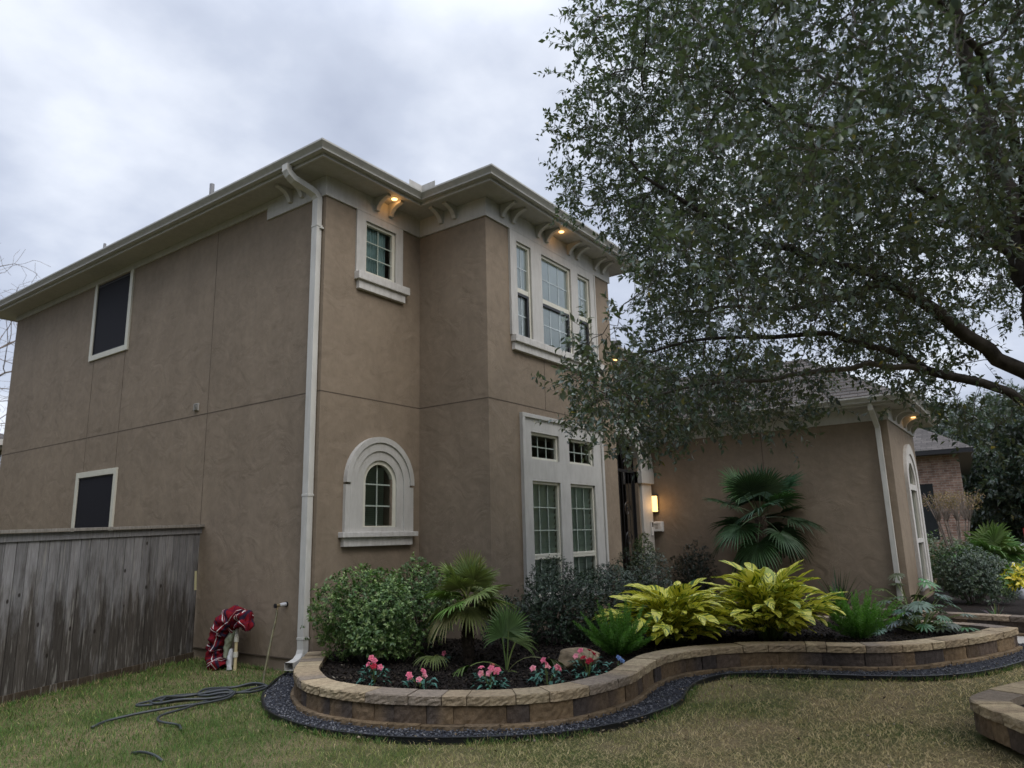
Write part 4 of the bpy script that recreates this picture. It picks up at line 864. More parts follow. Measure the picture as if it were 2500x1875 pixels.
# ---------------------------------------------------------------- fence
fen = empty('wooden_fence', (4.8, 9.65, 0), 'weathered grey wooden board fence meeting the side wall of the house', 'fence')
fa, fb = Vector((6.17, 10.16, 0)), Vector((-1.2, 7.44, 0)); fe = (fb - fa).normalized(); fn = Vector((fe.y, -fe.x, 0)); fn = -fn if fn.y > 0 else fn; UPV = Vector((0, 0, 1))
L_ = (fb - fa).length; htop = lambda s: 1.905 - .028 * s
m = MB(); s_ = .005; rr = random.Random(4)
while s_ < L_:
    w = rr.uniform(.132, .150); c = rr.uniform(.75, 1.2); h = htop(s_) - .06; col = (.20 * c, .198 * c, .20 * c); o = rr.uniform(-.003, .004)
    m.obox(fa + fe * (s_ + w / 2) + fn * (.012 + o) + UPV * ((.10 + h) / 2), fe, fn, UPV, w / 2 - rr.uniform(.003, .006), .009, (h - .10) / 2, col); s_ += w
m.build('boards', 'fence_wood', fen, bevel=.0)
def rail(name, s0, s1, d, hd, z, hz, col, fol=True):
    m = MB(); A = fa + fe * s0; B = fa + fe * s1; k = (B - A); za, zb = (htop(s0) + z, htop(s1) + z) if fol else (z, z); ax = (k + UPV * (zb - za)); ln = ax.length; ax.normalize(); upn = fn.cross(ax) if fn.cross(ax).z > 0 else ax.cross(fn)
    m.obox(A + k / 2 + fn * d + UPV * (za + zb) / 2, ax, fn, upn, ln / 2, hd, hz, col); return m.build(name, 'fence_wood', fen, bevel=.003)
rail('top_cap', 0, L_, .02, .072, -.018, .018, (.24, .225, .20)); rail('trim_board', 0, L_, .033, .010, -.085, .045, (.21, .21, .215)); rail('kick_board', 0, L_, .030, .011, .055, .052, (.17, .145, .115), False)
rail('back_rail', 0, L_, -.03, .02, -.25, .045, (.13, .12, .11)); rail('back_rail', 0, L_, -.03, .02, .35, .045, (.13, .12, .11), False)
m = MB(); m.obox(fa + fe * .045 + fn * .024 + UPV * 1.10, fe, fn, Vector((-.04, 0, 1)).normalized(), .022, .002, .135); m.build('pale_strip', 'tape', fen)

# ---------------------------------------------------------------- hose, tap, covered pipe
def spl(P, step=.04): return [tuple(q) for q in catmull(P, step)]
def ell(cx, cy, rx, ry, rot, t0, t1, n, z0, z1):
    out = []
    for k in range(n):
        t = t0 + (t1 - t0) * k / (n - 1); x = rx * math.cos(t); y = ry * math.sin(t); f = 1 + .08 * math.sin(2.3 * t)
        out.append((cx + (x * math.cos(rot) - y * math.sin(rot)) * f, cy + (x * math.sin(rot) + y * math.cos(rot)) * f, z0 + (z1 - z0) * abs(math.sin(t * 1.7 + .4))))
    return out
ho = empty('garden_hose', (4.5, 7.3, 0), 'dark grey garden hose lying in loose loops on the grass by the fence', 'hose')
m = MB()
P = ell(5.02, 7.38, .30, .20, -.5, 0, 6.0, 11, .04, .06) + ell(4.98, 7.36, .33, .23, -.5, 0.3, 6.1, 11, .04, .08) + ell(4.62, 7.42, .34, .20, -.45, -.5, 5.9, 11, .035, .07) + ell(4.55, 7.40, .38, .17, -.5, 0, 6.2, 11, .04, .08) + [(4.75, 7.1, .05), (4.5, 7.12, .045), (4.2, 7.2, .05), (3.9, 7.27, .045), (3.62, 7.30, .03), (3.46, 7.22, .02)]
m.tube(spl(P), .0125, 8); m.build('hose_run', 'hose', ho, smooth=True)
m = MB(); P = ell(4.5, 7.5, .42, .13, -.4, .4, 6.0, 9, .035, .05) + [(4.55, 7.2, .04), (4.25, 7.05, .05), (4.0, 7.02, .04), (3.88, 6.85, .03), (3.92, 6.6, .02), (3.86, 6.45, .012)] ; m.tube(spl(P), .0115, 8)
m.build('hose_run', 'hose', ho, smooth=True)
m = MB(); m.tube(spl([(3.26, 6.12, .005), (3.27, 5.98, .03), (3.28, 5.83, .028), (3.27, 5.68, .008)]), .0105, 8); tag(m.build('hose_end', 'hose', None, smooth=True), 'short end of dark hose poking out of the grass near the photo bottom', 'hose')
tp = empty('outdoor_tap', (XA, 8.08, .82), 'brass and white garden tap sticking out of the side wall by the downspout', 'tap')
m = MB(); m.tube([(XA, 8.08, .83), (XA - .02, 8.08, .83)], .032, 16); m.build('flange', 'black_metal', tp)
m = MB(); m.tube([(XA - .02, 8.08, .83), (XA - .11, 8.085, .825)], .024, 14); m.build('insulated_pipe', 'white_cloth', tp)
m = MB(); m.tube([(XA - .11, 8.085, .825), (XA - .16, 8.09, .82)], .021, 12); m.tube([(XA - .13, 8.087, .82), (XA - .15, 8.085, .76)], .014, 10); m.build('valve', 'brass', tp)
m = MB(); m.tube([(XA - .165, 8.09, .82), (XA - .178, 8.09, .82)], .030, 8); m.build('handle', 'black_metal', tp)
m = MB(); m.tube(spl([(XA - .15, 8.085, .775), (XA - .17, 8.06, .70), (5.86, 7.90, .52), (5.66, 7.70, .30), (5.45, 7.47, .12), (5.34, 7.32, .03), (5.25, 7.15, .012), (5.1, 6.95, .01)]), .0145, 8); tag(m.build('garden_hose', 'hose_olive', None, smooth=True), 'stiff olive hose slanting down from the wall tap into the grass', 'hose')
def noisetube(name, pts, rad, mat, parent, amp=.012, n=22, seed=1, step=.02, fl=1.):
    P = catmull(pts, step); d = np.r_[0, np.cumsum(np.linalg.norm(np.diff(P, axis=0), axis=1))]; rd = np.interp(d / d[-1], np.linspace(0, 1, len(rad)), rad); r = np.random.default_rng(seed)
    ph = r.uniform(0, 6.28, 8); T_ = unit(np.gradient(P, axis=0)); a = np.array([0, 1., 0.3]); V = []; U = []
    for i in range(len(P)):
        s_1 = a - T_[i] * (a @ T_[i]); s_1 /= np.linalg.norm(s_1); q = np.cross(T_[i], s_1)
        for k in range(n + 1):
            w = 2 * math.pi * k / n; dd = rd[i] + amp * (math.sin(3 * w + d[i] * 23 + ph[0]) + .8 * math.sin(5 * w - d[i] * 41 + ph[1]) + .6 * math.sin(2 * w + d[i] * 67 + ph[2])) * (.4 + .6 * abs(math.sin(d[i] * 9)))
            V.append(P[i] + s_1 * math.cos(w) * dd * fl + q * math.sin(w) * dd); U.append((k / n * .9, d[i] * 1.1))
    V = np.array(V); i = np.arange(len(P) - 1)[:, None] * (n + 1) + np.arange(n)[None]; F = np.stack([i, i + 1, i + n + 2, i + n + 1], -1).reshape(-1, 4)
    return fast(name, V, F, mat, parent, uv=np.array(U), smooth=True)
pi = empty('standpipe', (5.93, 8.75, 0), 'cream plastic water pipe standing against the side wall under the plaid cover', 'pipe')
m = MB(); m.tube([(5.92, 8.73, 0), (5.92, 8.73, .40)], .020, 14); m.build('pipe', 'pvc', pi)
m = MB()
for z in (.20, .39): m.tube([(5.92, 8.73, z - .03), (5.92, 8.73, z + .035)], .029, 14)
m.tube([(5.92, 8.73, .42), (5.97, 8.80, .50)], .024, 12); m.build('coupling', 'pvc_white', pi)
noisetube('foam_wrap', [(5.95, 8.80, .50), (5.93, 8.86, .42), (5.93, 8.93, .30), (5.92, 8.95, .15)], [.03, .05, .045, .03], 'pad_cloth', pi, .008, 14, 3)
noisetube('white_rag', [(5.91, 8.81, .27), (5.90, 8.82, .15), (5.89, 8.80, .01)], [.02, .04, .03], 'white_cloth', pi, .008, 12, 5)
bl = noisetube('plaid_blanket', [(5.95, 8.55, .50), (5.95, 8.56, .56), (5.95, 8.64, .63), (5.94, 8.78, .665), (5.93, 8.94, .60), (5.92, 9.06, .47), (5.91, 9.10, .33), (5.91, 9.14, .26), (5.90, 9.12, .12), (5.89, 9.02, -.02)], [.03, .10, .12, .135, .14, .13, .12, .10, .135, .13], 'plaid', None, .030, 40, 11)
tag(bl, 'red plaid blanket wrapped over the pipe beside the fence', 'blanket')

# ---------------------------------------------------------------- boulder
bm = bmesh.new(); bmesh.ops.create_icosphere(bm, subdivisions=4, radius=1); rs = np.random.default_rng(5); ks = rs.normal(size=(10, 3)); kk = rs.uniform(.55, .8, 10)
for v in bm.verts:
    p = v.co.normalized(); k = 1.
    for a, c in zip(ks, kk):
        a = Vector(a).normalized(); d = p.dot(a)
        if d > 0: k = min(k, c / max(d, .3))
    k *= 1 + .03 * math.sin(9 * p.x + 4 * p.z) * math.sin(8 * p.y); v.co = Vector((p.x * k * .20, p.y * k * .34, p.z * k * .125))
bmesh.ops.rotate(bm, verts=bm.verts, cent=(0, 0, 0), matrix=Matrix.Rotation(R(52), 3, 'Z')); me = bpy.data.meshes.new('boulder'); bm.to_mesh(me); bm.free(); me.materials.append(MAT['rock'])
bo = link('boulder', me); bo.location = (6.98, 4.22, .31); tag(bo, 'tan boulder resting on the mulch behind the pink flowers', 'boulder')

# ---------------------------------------------------------------- plants
def rosettes(Lv, P, D, per, size, col, spread=.9, wid=.42, fold=.2, curl=.1, var=.25):
    """whorls of leaves at the shoot tips P pointing along D"""
    n = len(P); P2 = np.repeat(P, per, 0); D2 = np.repeat(unit(D), per, 0); sd = rdir(n * per); sd = unit(sd - D2 * (sd * D2).sum(1, keepdims=True)); d = unit(D2 * rng.uniform(.15, .9, (n * per, 1)) + sd * spread)
    back = rng.uniform(0, size * 1.3, (n * per, 1)); L = rng.uniform(.65, 1.15, n * per) * size
    Lv.add(P2 - D2 * back, d, D2 + .3 * rdir(n * per), L, L * wid, jitcol(np.repeat(np.broadcast_to(col, (n, 3)), per, 0), n * per, var), fold, curl)
def shrub(label, c, rad, n, per, size, col, mat, tip=None, seed=0, wid=.42, low=-.5, name='shrub', cat='shrub', group=None, stems=True, lump=.22):
    c = np.array(c, float); rad = np.array(rad, float); o = empty(name, (c[0], c[1], .22), label, cat, group); Lv = Leaves()
    d = rdir(n * 2); d = d[d[:, 2] > low][:n]; n = len(d); r = np.random.default_rng(seed); ks = r.normal(size=(14, 3)) ; lum = np.zeros(n)
    for k in ks: k = k / np.linalg.norm(k); lum += np.exp(-((1 - d @ k) * 9)) * r.uniform(.5, 1.2)
    rr = (1 - lump) + lump * np.minimum(lum, 1.5); depth = 1 - .55 * rng.random(n) ** 2.2; spike = 1 + (rng.random(n) < .04) * rng.uniform(.05, .18, n)
    P = c + d * rad * (rr * depth * spike)[:, None]; k = P[:, 2] > .24; P, d, depth = P[k], d[k], depth[k]
    D = unit(d * rad[::-1].mean() / rad + np.array([0, 0, .55]) + .45 * rdir(len(P))); col = np.array(col)
    cc = np.broadcast_to(col, (len(P), 3)).copy()
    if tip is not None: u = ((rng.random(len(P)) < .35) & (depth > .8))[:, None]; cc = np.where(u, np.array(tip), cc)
    rosettes(Lv, P, D, per, size, cc, wid=wid); Lv.build('foliage', mat, o)
    m = MB(); rr_ = random.Random(seed)
    for _ in range(18):
        a = rr_.uniform(0, 6.28); e = rr_.uniform(.3, .9); q = Vector((c[0] + math.cos(a) * rad[0] * e, c[1] + math.sin(a) * rad[1] * e, c[2] + rad[2] * rr_.uniform(-.1, .6))); b = Vector((c[0] + math.cos(a) * .1, c[1] + math.sin(a) * .1, .2)); m.tube([b, b.lerp(q, .5) + Vector((0, 0, .06)), q], [.014, .009, .004], 5)
    m.build('stem', 'twig', o); return o
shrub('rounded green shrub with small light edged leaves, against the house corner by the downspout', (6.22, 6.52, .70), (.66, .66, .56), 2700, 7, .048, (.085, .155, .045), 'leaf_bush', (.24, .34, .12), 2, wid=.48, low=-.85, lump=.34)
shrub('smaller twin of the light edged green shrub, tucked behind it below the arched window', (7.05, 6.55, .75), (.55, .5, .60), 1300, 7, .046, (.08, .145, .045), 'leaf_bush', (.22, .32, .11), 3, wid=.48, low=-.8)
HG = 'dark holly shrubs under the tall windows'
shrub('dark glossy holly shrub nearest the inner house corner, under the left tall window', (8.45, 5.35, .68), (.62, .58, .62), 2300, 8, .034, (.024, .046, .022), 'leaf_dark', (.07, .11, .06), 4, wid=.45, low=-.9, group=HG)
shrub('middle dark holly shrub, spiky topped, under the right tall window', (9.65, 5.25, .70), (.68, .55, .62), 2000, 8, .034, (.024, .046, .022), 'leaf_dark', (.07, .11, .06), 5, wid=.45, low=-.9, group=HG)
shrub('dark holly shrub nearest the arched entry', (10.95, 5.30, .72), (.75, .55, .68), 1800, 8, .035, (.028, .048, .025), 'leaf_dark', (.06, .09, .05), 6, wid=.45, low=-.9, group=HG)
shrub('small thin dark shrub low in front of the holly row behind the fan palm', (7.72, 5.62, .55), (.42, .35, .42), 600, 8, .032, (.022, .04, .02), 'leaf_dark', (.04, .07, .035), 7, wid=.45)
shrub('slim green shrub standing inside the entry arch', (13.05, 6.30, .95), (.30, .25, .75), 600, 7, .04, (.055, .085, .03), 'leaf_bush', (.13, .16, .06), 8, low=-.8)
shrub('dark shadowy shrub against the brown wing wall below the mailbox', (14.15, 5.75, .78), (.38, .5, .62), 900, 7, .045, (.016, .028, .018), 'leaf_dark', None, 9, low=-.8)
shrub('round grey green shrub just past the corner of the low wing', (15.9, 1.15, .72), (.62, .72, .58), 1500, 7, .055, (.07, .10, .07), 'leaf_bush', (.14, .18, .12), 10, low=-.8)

def fan_frond(V, F, C, base, d0, plen, fr, nl, ang, droop, col, stiff=.5, roll=0.):
    d0 = Vector(d0).normalized(); pts = [Vector(base)]; d = d0.copy()
    for k in range(6): d = (d + Vector((0, 0, -.05 * droop * 3))).normalized(); pts.append(pts[-1] + d * plen / 6)
    n0 = len(V); side_ = d.cross(Vector((0, 0, 1))); side_ = side_.normalized() if side_.length > .1 else Vector((1, 0, 0)); side_ = Matrix.Rotation(roll, 3, d) @ side_; up = side_.cross(d).normalized()
    w = .008
    for p in pts: V.append(p - side_ * w); V.append(p + side_ * w); V.append(p + up * w); C.extend([(col[0] * 1.3, col[1] * 1.15, col[2])] * 3)
    for i in range(6):
        for a, b in ((0, 1), (1, 2), (2, 0)): F.append((n0 + 3 * i + a, n0 + 3 * i + b, n0 + 3 * i + 3 + b, n0 + 3 * i + 3 + a))
    e = pts[-1]; rr = random
    for k in range(nl):
        f = k / (nl - 1) * 2 - 1; a = f * ang; L = fr * (.72 + .28 * math.cos(f * 1.5)) * rr.uniform(.9, 1.05); ld = (d * math.cos(a) + side_ * math.sin(a) + up * (.10 + .05 * math.cos(a))).normalized(); ls = up.cross(ld).normalized()
        wm = max(.006, fr * ang * 2 / nl * .30); n1 = len(V); ns = 7; c = rr.uniform(.72, 1.25); dr = droop * rr.uniform(.6, 1.4); hang = 0
        for j in range(ns):
            t = j / (ns - 1); wdt = wm * (min(1, t / .40 + .08)) * (1 - max(0, (t - .4) / .6) ** 1.5 * .93); p = e + ld * L * t * (1 - .18 * dr * t * t) + Vector((0, 0, -1)) * L * dr * (max(0, t - .25) ** 2) * .8
            cc = [c * x * (1 + .25 * (t > .85)) for x in col]
            V.append(p - ls * wdt); V.append(p - up * wdt * .55); V.append(p + ls * wdt); C.extend([cc] * 3)
        for j in range(ns - 1):
            for a2, b2 in ((0, 1), (1, 2)): F.append((n1 + 3 * j + a2, n1 + 3 * j + b2, n1 + 3 * j + 3 + b2, n1 + 3 * j + 3 + a2))
def fan_palm(label, base, crown, fronds, col, trunk_r, seed, plen, fr, nl, ang=2.1, fibre=True, elev=(-.4, 1.2), droop=(.5, 1.3), name='fan_palm', azr=(0, 6.28)):
    o = empty(name, tuple(base), label, 'palm'); random.seed(seed); m = MB(); b = Vector(base); c = Vector(crown)
    if (c - b).length > .12:
        pts = [b.lerp(c, k / 10) + Vector((math.sin(k * 2.1) * .006, math.cos(k * 1.7) * .006, 0)) for k in range(11)]; m.tube(pts, [trunk_r * (1.15 - .25 * abs(k / 10 - .3) + .05 * (k % 2)) for k in range(11)], 14)
        for k in range(130):   # old leaf bases and fibre
            t = random.uniform(.03, 1); a = random.uniform(0, 6.28); p = b.lerp(c, t) + Vector((math.cos(a), math.sin(a), 0)) * trunk_r; q = p + Vector((math.cos(a) * .03, math.sin(a) * .03, random.uniform(.04, .09))); m.tube([p - Vector((math.cos(a), math.sin(a), 0)) * .02, q], [.011, .004], 4)
        m.build('trunk', 'palm_bark', o)
    for k in range(fronds):
        V = []; F = []; C = []; az = azr[0] + (azr[1] - azr[0]) * (k * .618034 % 1) + random.uniform(-.2, .2); t = k / max(1, fronds - 1); el = elev[1] + (elev[0] - elev[1]) * t + random.uniform(-.12, .12)
        d = (math.cos(az) * math.cos(el), math.sin(az) * math.cos(el), math.sin(el)); cc = [x * random.uniform(.8, 1.2) for x in col]
        fan_frond(V, F, C, tuple(c + Vector((0, 0, random.uniform(-.05, .03)))), d, plen * random.uniform(.75, 1.15), fr * random.uniform(.85, 1.1), nl, ang * random.uniform(.85, 1.05), droop[0] + (droop[1] - droop[0]) * t, cc, roll=random.uniform(-.5, .5))
        me = bpy.data.meshes.new('frond'); me.from_pydata([tuple(v) for v in V], [], F); ca = me.color_attributes.new('Col', 'FLOAT_COLOR', 'POINT'); ca.data.foreach_set('color', np.array([(*x, 1) for x in C], np.float32).ravel()); me.materials.append(MAT['leaf_palm']); link('frond', me, o)
    return o
fan_palm('small yellow green fan palm with a short rough trunk before the inner house corner', (6.68, 5.45, .23), (6.70, 5.47, .93), 26, (.20, .25, .08), .055, 3, .27, .38, 26, 1.9, elev=(-.25, 1.4), droop=(.2, .75))
def frond_set(label, base, specs, col, seed, name='fan_palm'):
    o = empty(name, tuple(base), label, 'palm'); random.seed(seed)
    for d, plen, fr, nl, ang, droop, roll in specs:
        V = []; F = []; C = []; fan_frond(V, F, C, base, d, plen, fr, nl, ang, droop, [x * random.uniform(.85, 1.15) for x in col], roll=roll)
        me = bpy.data.meshes.new('frond'); me.from_pydata([tuple(v) for v in V], [], F); ca = me.color_attributes.new('Col', 'FLOAT_COLOR', 'POINT'); ca.data.foreach_set('color', np.array([(*x, 1) for x in C], np.float32).ravel()); me.materials.append(MAT['leaf_palm']); link('frond', me, o)
frond_set('trunkless young fan palm drooping over the mulch just right of the small fan palm', (6.45, 4.75, .22), [((.10, .0, 1), .42, .36, 26, 1.75, .25, .2), ((.35, -.42, .9), .46, .44, 26, 1.25, 1.7, -.3), ((.0, .1, 1), .36, .34, 22, 1.6, .5, -.5), ((-.36, .40, .75), .42, .42, 22, 1.2, 1.6, .3), ((.05, -.5, .45), .14, .26, 16, 1.0, 1.4, .1), ((.4, .1, .8), .38, .36, 22, 1.5, .9, .5)], (.105, .16, .055), 5)
fan_palm('thin fan palm offshoot with narrow drooping leaves left of the small palm trunk', (6.42, 5.62, .23), (6.42, 5.62, .27), 5, (.10, .15, .05), .03, 15, .22, .36, 20, 1.3, elev=(-.1, .9), droop=(.8, 1.4), azr=(1.5, 4.5))
fan_palm('dark green windmill palm with a shaggy trunk against the brown wing wall', (13.95, 4.30, .22), (13.90, 4.25, 1.86), 19, (.034, .075, .030), .105, 8, .58, .68, 34, 2.1, elev=(-.55, 1.3), droop=(.25, .8), name='windmill_palm')
fan_palm('bright green fan palm clump behind the round shrub at the right edge', (18.6, .95, .1), (18.6, .95, .80), 24, (.11, .17, .06), .10, 12, .50, .68, 22, 2.0, elev=(-.5, 1.3))

def ginger(label, c, stems, seed, spread, hgt, group):
    o = empty('variegated_ginger', (c[0], c[1], .23), label, 'ginger plant', group); random.seed(seed); V = []; F = []; U = []; C = []; st = MB()
    for s_ in range(stems):
        az = s_ * 2.39996 + random.uniform(-.3, .3); out = (s_ + .5) / stems; lean = .10 + out * spread * random.uniform(.8, 1.1); h = hgt * (1.05 - .50 * out ** 1.5) * random.uniform(.88, 1.1)
        b = Vector((c[0] + math.cos(az) * .14 * out, c[1] + math.sin(az) * .14 * out, .22)); path = [b + Vector((math.cos(az) * lean * t ** 1.6, math.sin(az) * lean * t ** 1.6, h * (t - .12 * t * t))) for t in [k / 8 for k in range(9)]]
        st.tube(path[:8], .007, 5); nl = random.randint(6, 8)
        for k in range(nl):
            t = .22 + .78 * (k + .5) / nl; i = min(7, int(t * 8)); p = path[i].lerp(path[i + 1], t * 8 - i); tan = (path[i + 1] - path[i]).normalized(); sa = az + (1 if k % 2 else -1) * random.uniform(.5, 1.3) * (1.05 - .5 * t)
            outv = Vector((math.cos(sa), math.sin(sa), 0)); d = (outv * random.uniform(.7, 1.) + tan * (.4 + .8 * t)).normalized(); L = random.uniform(.32, .45) * (.8 + .25 * t); Wd = L * random.uniform(.14, .20); sd = d.cross(Vector((0, 0, 1)))
            sd = sd.normalized() if sd.length > .05 else Vector((1, 0, 0)); sd = Matrix.Rotation(random.uniform(-.5, .5), 3, d) @ sd; n0 = len(V); NS = 9; dr = random.uniform(.12, .6); q = p.copy(); rnd = random.random(); dead = 1. if random.random() < .05 else 0; gr = random.uniform(0, .12) if random.random() < .92 else .6
            for j in range(NS):
                tt = j / (NS - 1); up = sd.cross(d).normalized(); w = Wd * (math.sin(math.pi * min(1, tt * .92 + .06)) ** .75)
                for a in (-1, -.5, 0, .5, 1): V.append(q + sd * w * a + up * abs(a) * w * .28 + up * .004 * math.sin(tt * 26 + a * 4)); U.append((a * .5 + .5, tt)); C.append((rnd, gr, dead))
                d = (d + Vector((0, 0, -dr * .20))).normalized(); q = q + d * L / (NS - 1)
            for j in range(NS - 1):
                for a in range(4): F.append((n0 + 5 * j + a, n0 + 5 * j + a + 1, n0 + 5 * j + 6 + a, n0 + 5 * j + 5 + a))
    fast('leaves', np.array(V), np.array(F), 'leaf_ginger', o, np.array(C), np.array(U), True); st.build('stem', 'leaf_stem', o, smooth=True)
MAT['leaf_stem'] = m_plain('leaf_stem', (.12, .17, .04), .5, .4)
ginger('yellow and green striped ginger plant, the lower left one of the pair', (9.02, 3.98), 48, 4, .62, .66, 'striped ginger plants on the garden wall')
ginger('yellow and green striped ginger plant, the taller brighter right one of the pair', (9.86, 3.02), 54, 9, .66, .84, 'striped ginger plants on the garden wall')

def foxtail(label, c, n, length, seed, col, name='foxtail_fern', group=None, thick=.045, stiff=1.):
    o = empty(name, tuple(c), label, 'fern', group); r = np.random.default_rng(seed); Lv = Leaves()
    for s_ in range(n):
        az = s_ * 2.39996; out = ((s_ + .5) / n) ** .7; el = 1.5 - .95 * out + r.uniform(-.1, .1); L = length * r.uniform(.75, 1.1); m_ = 420; t = np.sort(r.random(m_)) ** .9
        hx = math.cos(az); hy = math.sin(az); curve = .35 * out; x = L * t * math.cos(el); z = L * t * math.sin(el) + (.06 - curve * .25) * L * t * t
        P = np.stack([c[0] + hx * (.03 + x), c[1] + hy * (.03 + x), c[2] + z], 1); D0 = np.array([hx * math.cos(el), hy * math.cos(el), math.sin(el)]); sd = unit(r.normal(size=(m_, 3))); sd = unit(sd - D0 * (sd @ D0)[:, None]); d = unit(sd + D0 * .9)
        ln = thick * (.35 + .9 * np.sin(np.pi * np.minimum(1, t * .9 + .08))) * r.uniform(.8, 1.2, m_); Lv.add(P, d, rdir(m_), ln, ln * .17, jitcol(np.array(col) * (.75 + .5 * t[:, None]), m_, .2), .05)
    Lv.build('plume', 'leaf_soft', o); return o
foxtail('bright green foxtail fern beside the boulder, left of the striped ginger', (7.86, 4.18, .23), 34, .60, 2, (.13, .26, .055), group='foxtail ferns')
foxtail('bright green foxtail fern right of the striped ginger plants', (10.36, 2.06, .23), 30, .66, 6, (.14, .28, .06), group='foxtail ferns')
def strap(label, c, n, L, seed, col, name='grass_clump', wid=.016, mat='leaf_soft', elmin=.3):
    o = empty(name, tuple(c), label, 'plant'); r = random.Random(seed); V = []; F = []; C = []
    for k in range(n):
        az = r.uniform(0, 6.28); el = r.uniform(elmin, 1.5); d = Vector((math.cos(az) * math.cos(el), math.sin(az) * math.cos(el), math.sin(el))); q = Vector(c) + Vector((math.cos(az), math.sin(az), 0)) * r.uniform(0, .06); l = L * r.uniform(.6, 1.1); sd = d.cross(Vector((0, 0, 1))).normalized(); n0 = len(V); cc = [x * r.uniform(.6, 1.3) for x in col]
        for j in range(7):
            t = j / 6; w = wid * (1 - t) ** .6 * (.6 + .4 * min(1, t * 4)); V += [q - sd * w, q + sd * w]; C += [cc] * 2; d = (d + Vector((0, 0, -.10))).normalized(); q = q + d * l / 6
        F += [(n0 + 2 * j, n0 + 2 * j + 1, n0 + 2 * j + 3, n0 + 2 * j + 2) for j in range(6)]
    fast('blades', np.array(V), np.array(F), mat, o, np.array(C)); return o
strap('dark green strap leaved plant behind the right foxtail fern', (13.75, 3.0, .22), 70, .75, 3, (.028, .05, .022))
def lobed(label, c, n, L, seed, col, size, name='philodendron', tall=.5, group=None, elv=(.2, 1.3)):
    o = empty(name, tuple(c), label, 'plant', group); r = random.Random(seed); V = []; F = []; C = []; st = MB()
    for k in range(n):
        az = k * 2.4 + r.uniform(-.3, .3); el = elv[0] + (elv[1] - elv[0]) * r.random(); d = Vector((math.cos(az) * math.cos(el), math.sin(az) * math.cos(el), math.sin(el))); l = L * r.uniform(.55, 1.1); b = Vector(c); e = b + d * l + Vector((0, 0, -.08 * l)); st.tube([b, b.lerp(e, .5) + Vector((0, 0, .05)), e], [.008, .007, .005], 5)
        h = Vector((d.x, d.y, 0)).normalized(); ax = (h + Vector((0, 0, r.uniform(-.6, .15)))).normalized(); sd = ax.cross(Vector((0, 0, 1))).normalized(); up = sd.cross(ax); S_ = size * r.uniform(.7, 1.2); cc = [x * r.uniform(.65, 1.35) for x in col]
        nlob = 11
        for q in range(nlob):
            f = q / (nlob - 1) * 2 - 1; a = f * 2.3; ld = (ax * math.cos(a) + sd * math.sin(a)).normalized(); ls = up.cross(ld).normalized(); ln = S_ * (.62 + .38 * math.cos(f * 1.7)); n0 = len(V); w = S_ * .085
            for j, (t, ww) in enumerate(((0, .6), (.3, .75), (.6, 1.15), (.85, .8), (1, .05))):
                p = e + ld * ln * t + Vector((0, 0, -1)) * ln * .28 * t * t; V += [p - ls * w * ww, p - up * w * .25, p + ls * w * ww]; C += [cc] * 3
            for j in range(4):
                for a2, b2 in ((0, 1), (1, 2)): F.append((n0 + 3 * j + a2, n0 + 3 * j + b2, n0 + 3 * j + 3 + b2, n0 + 3 * j + 3 + a2))
    fast('leaves', np.array(V), np.array(F), 'leaf_dark', o, np.array(C)); st.build('stem', 'leaf_stem', o); return o
lobed('low philodendron with deeply cut dark leaves at the far right end of the flower bed', (11.30, 1.50, .23), 46, .58, 4, (.055, .10, .05), .17)
lobed('taller philodendron with fingered green leaves before the wing corner downspout', (13.95, 1.95, .22), 12, .75, 7, (.07, .14, .05), .20, elv=(.3, 1.2))
def croton(label, c, seed, n, rad, group):
    o = empty('croton', (c[0], c[1], .2), label, 'croton', group); Lv = Leaves(); d = rdir(n * 2); d = d[d[:, 2] > -.3][:n]; n = len(d); P = np.array(c) + d * np.array(rad) * rng.uniform(.5, 1, (n, 1)); cc = np.where(rng.random((n, 1)) < .42, np.array([.62, .52, .03]), np.array([.12, .22, .04])); rosettes(Lv, P, unit(d + [0, 0, .6]), 6, .11, cc, wid=.42); Lv.build('foliage', 'leaf_bush', o)
croton('yellow and green croton past the walkway at the right edge, upper one', (14.35, .42, .72), 1, 90, (.38, .30, .32), 'yellow crotons at the right edge')
croton('lower yellow flecked croton at the right edge beside the far garden wall', (13.7, -.02, .42), 2, 50, (.25, .3, .2), 'yellow crotons at the right edge')
strap('small grey green spiky plant on the far bed mulch at the right', (13.75, .75, .22), 40, .20, 9, (.14, .17, .12), 'bedding_plant', .014)

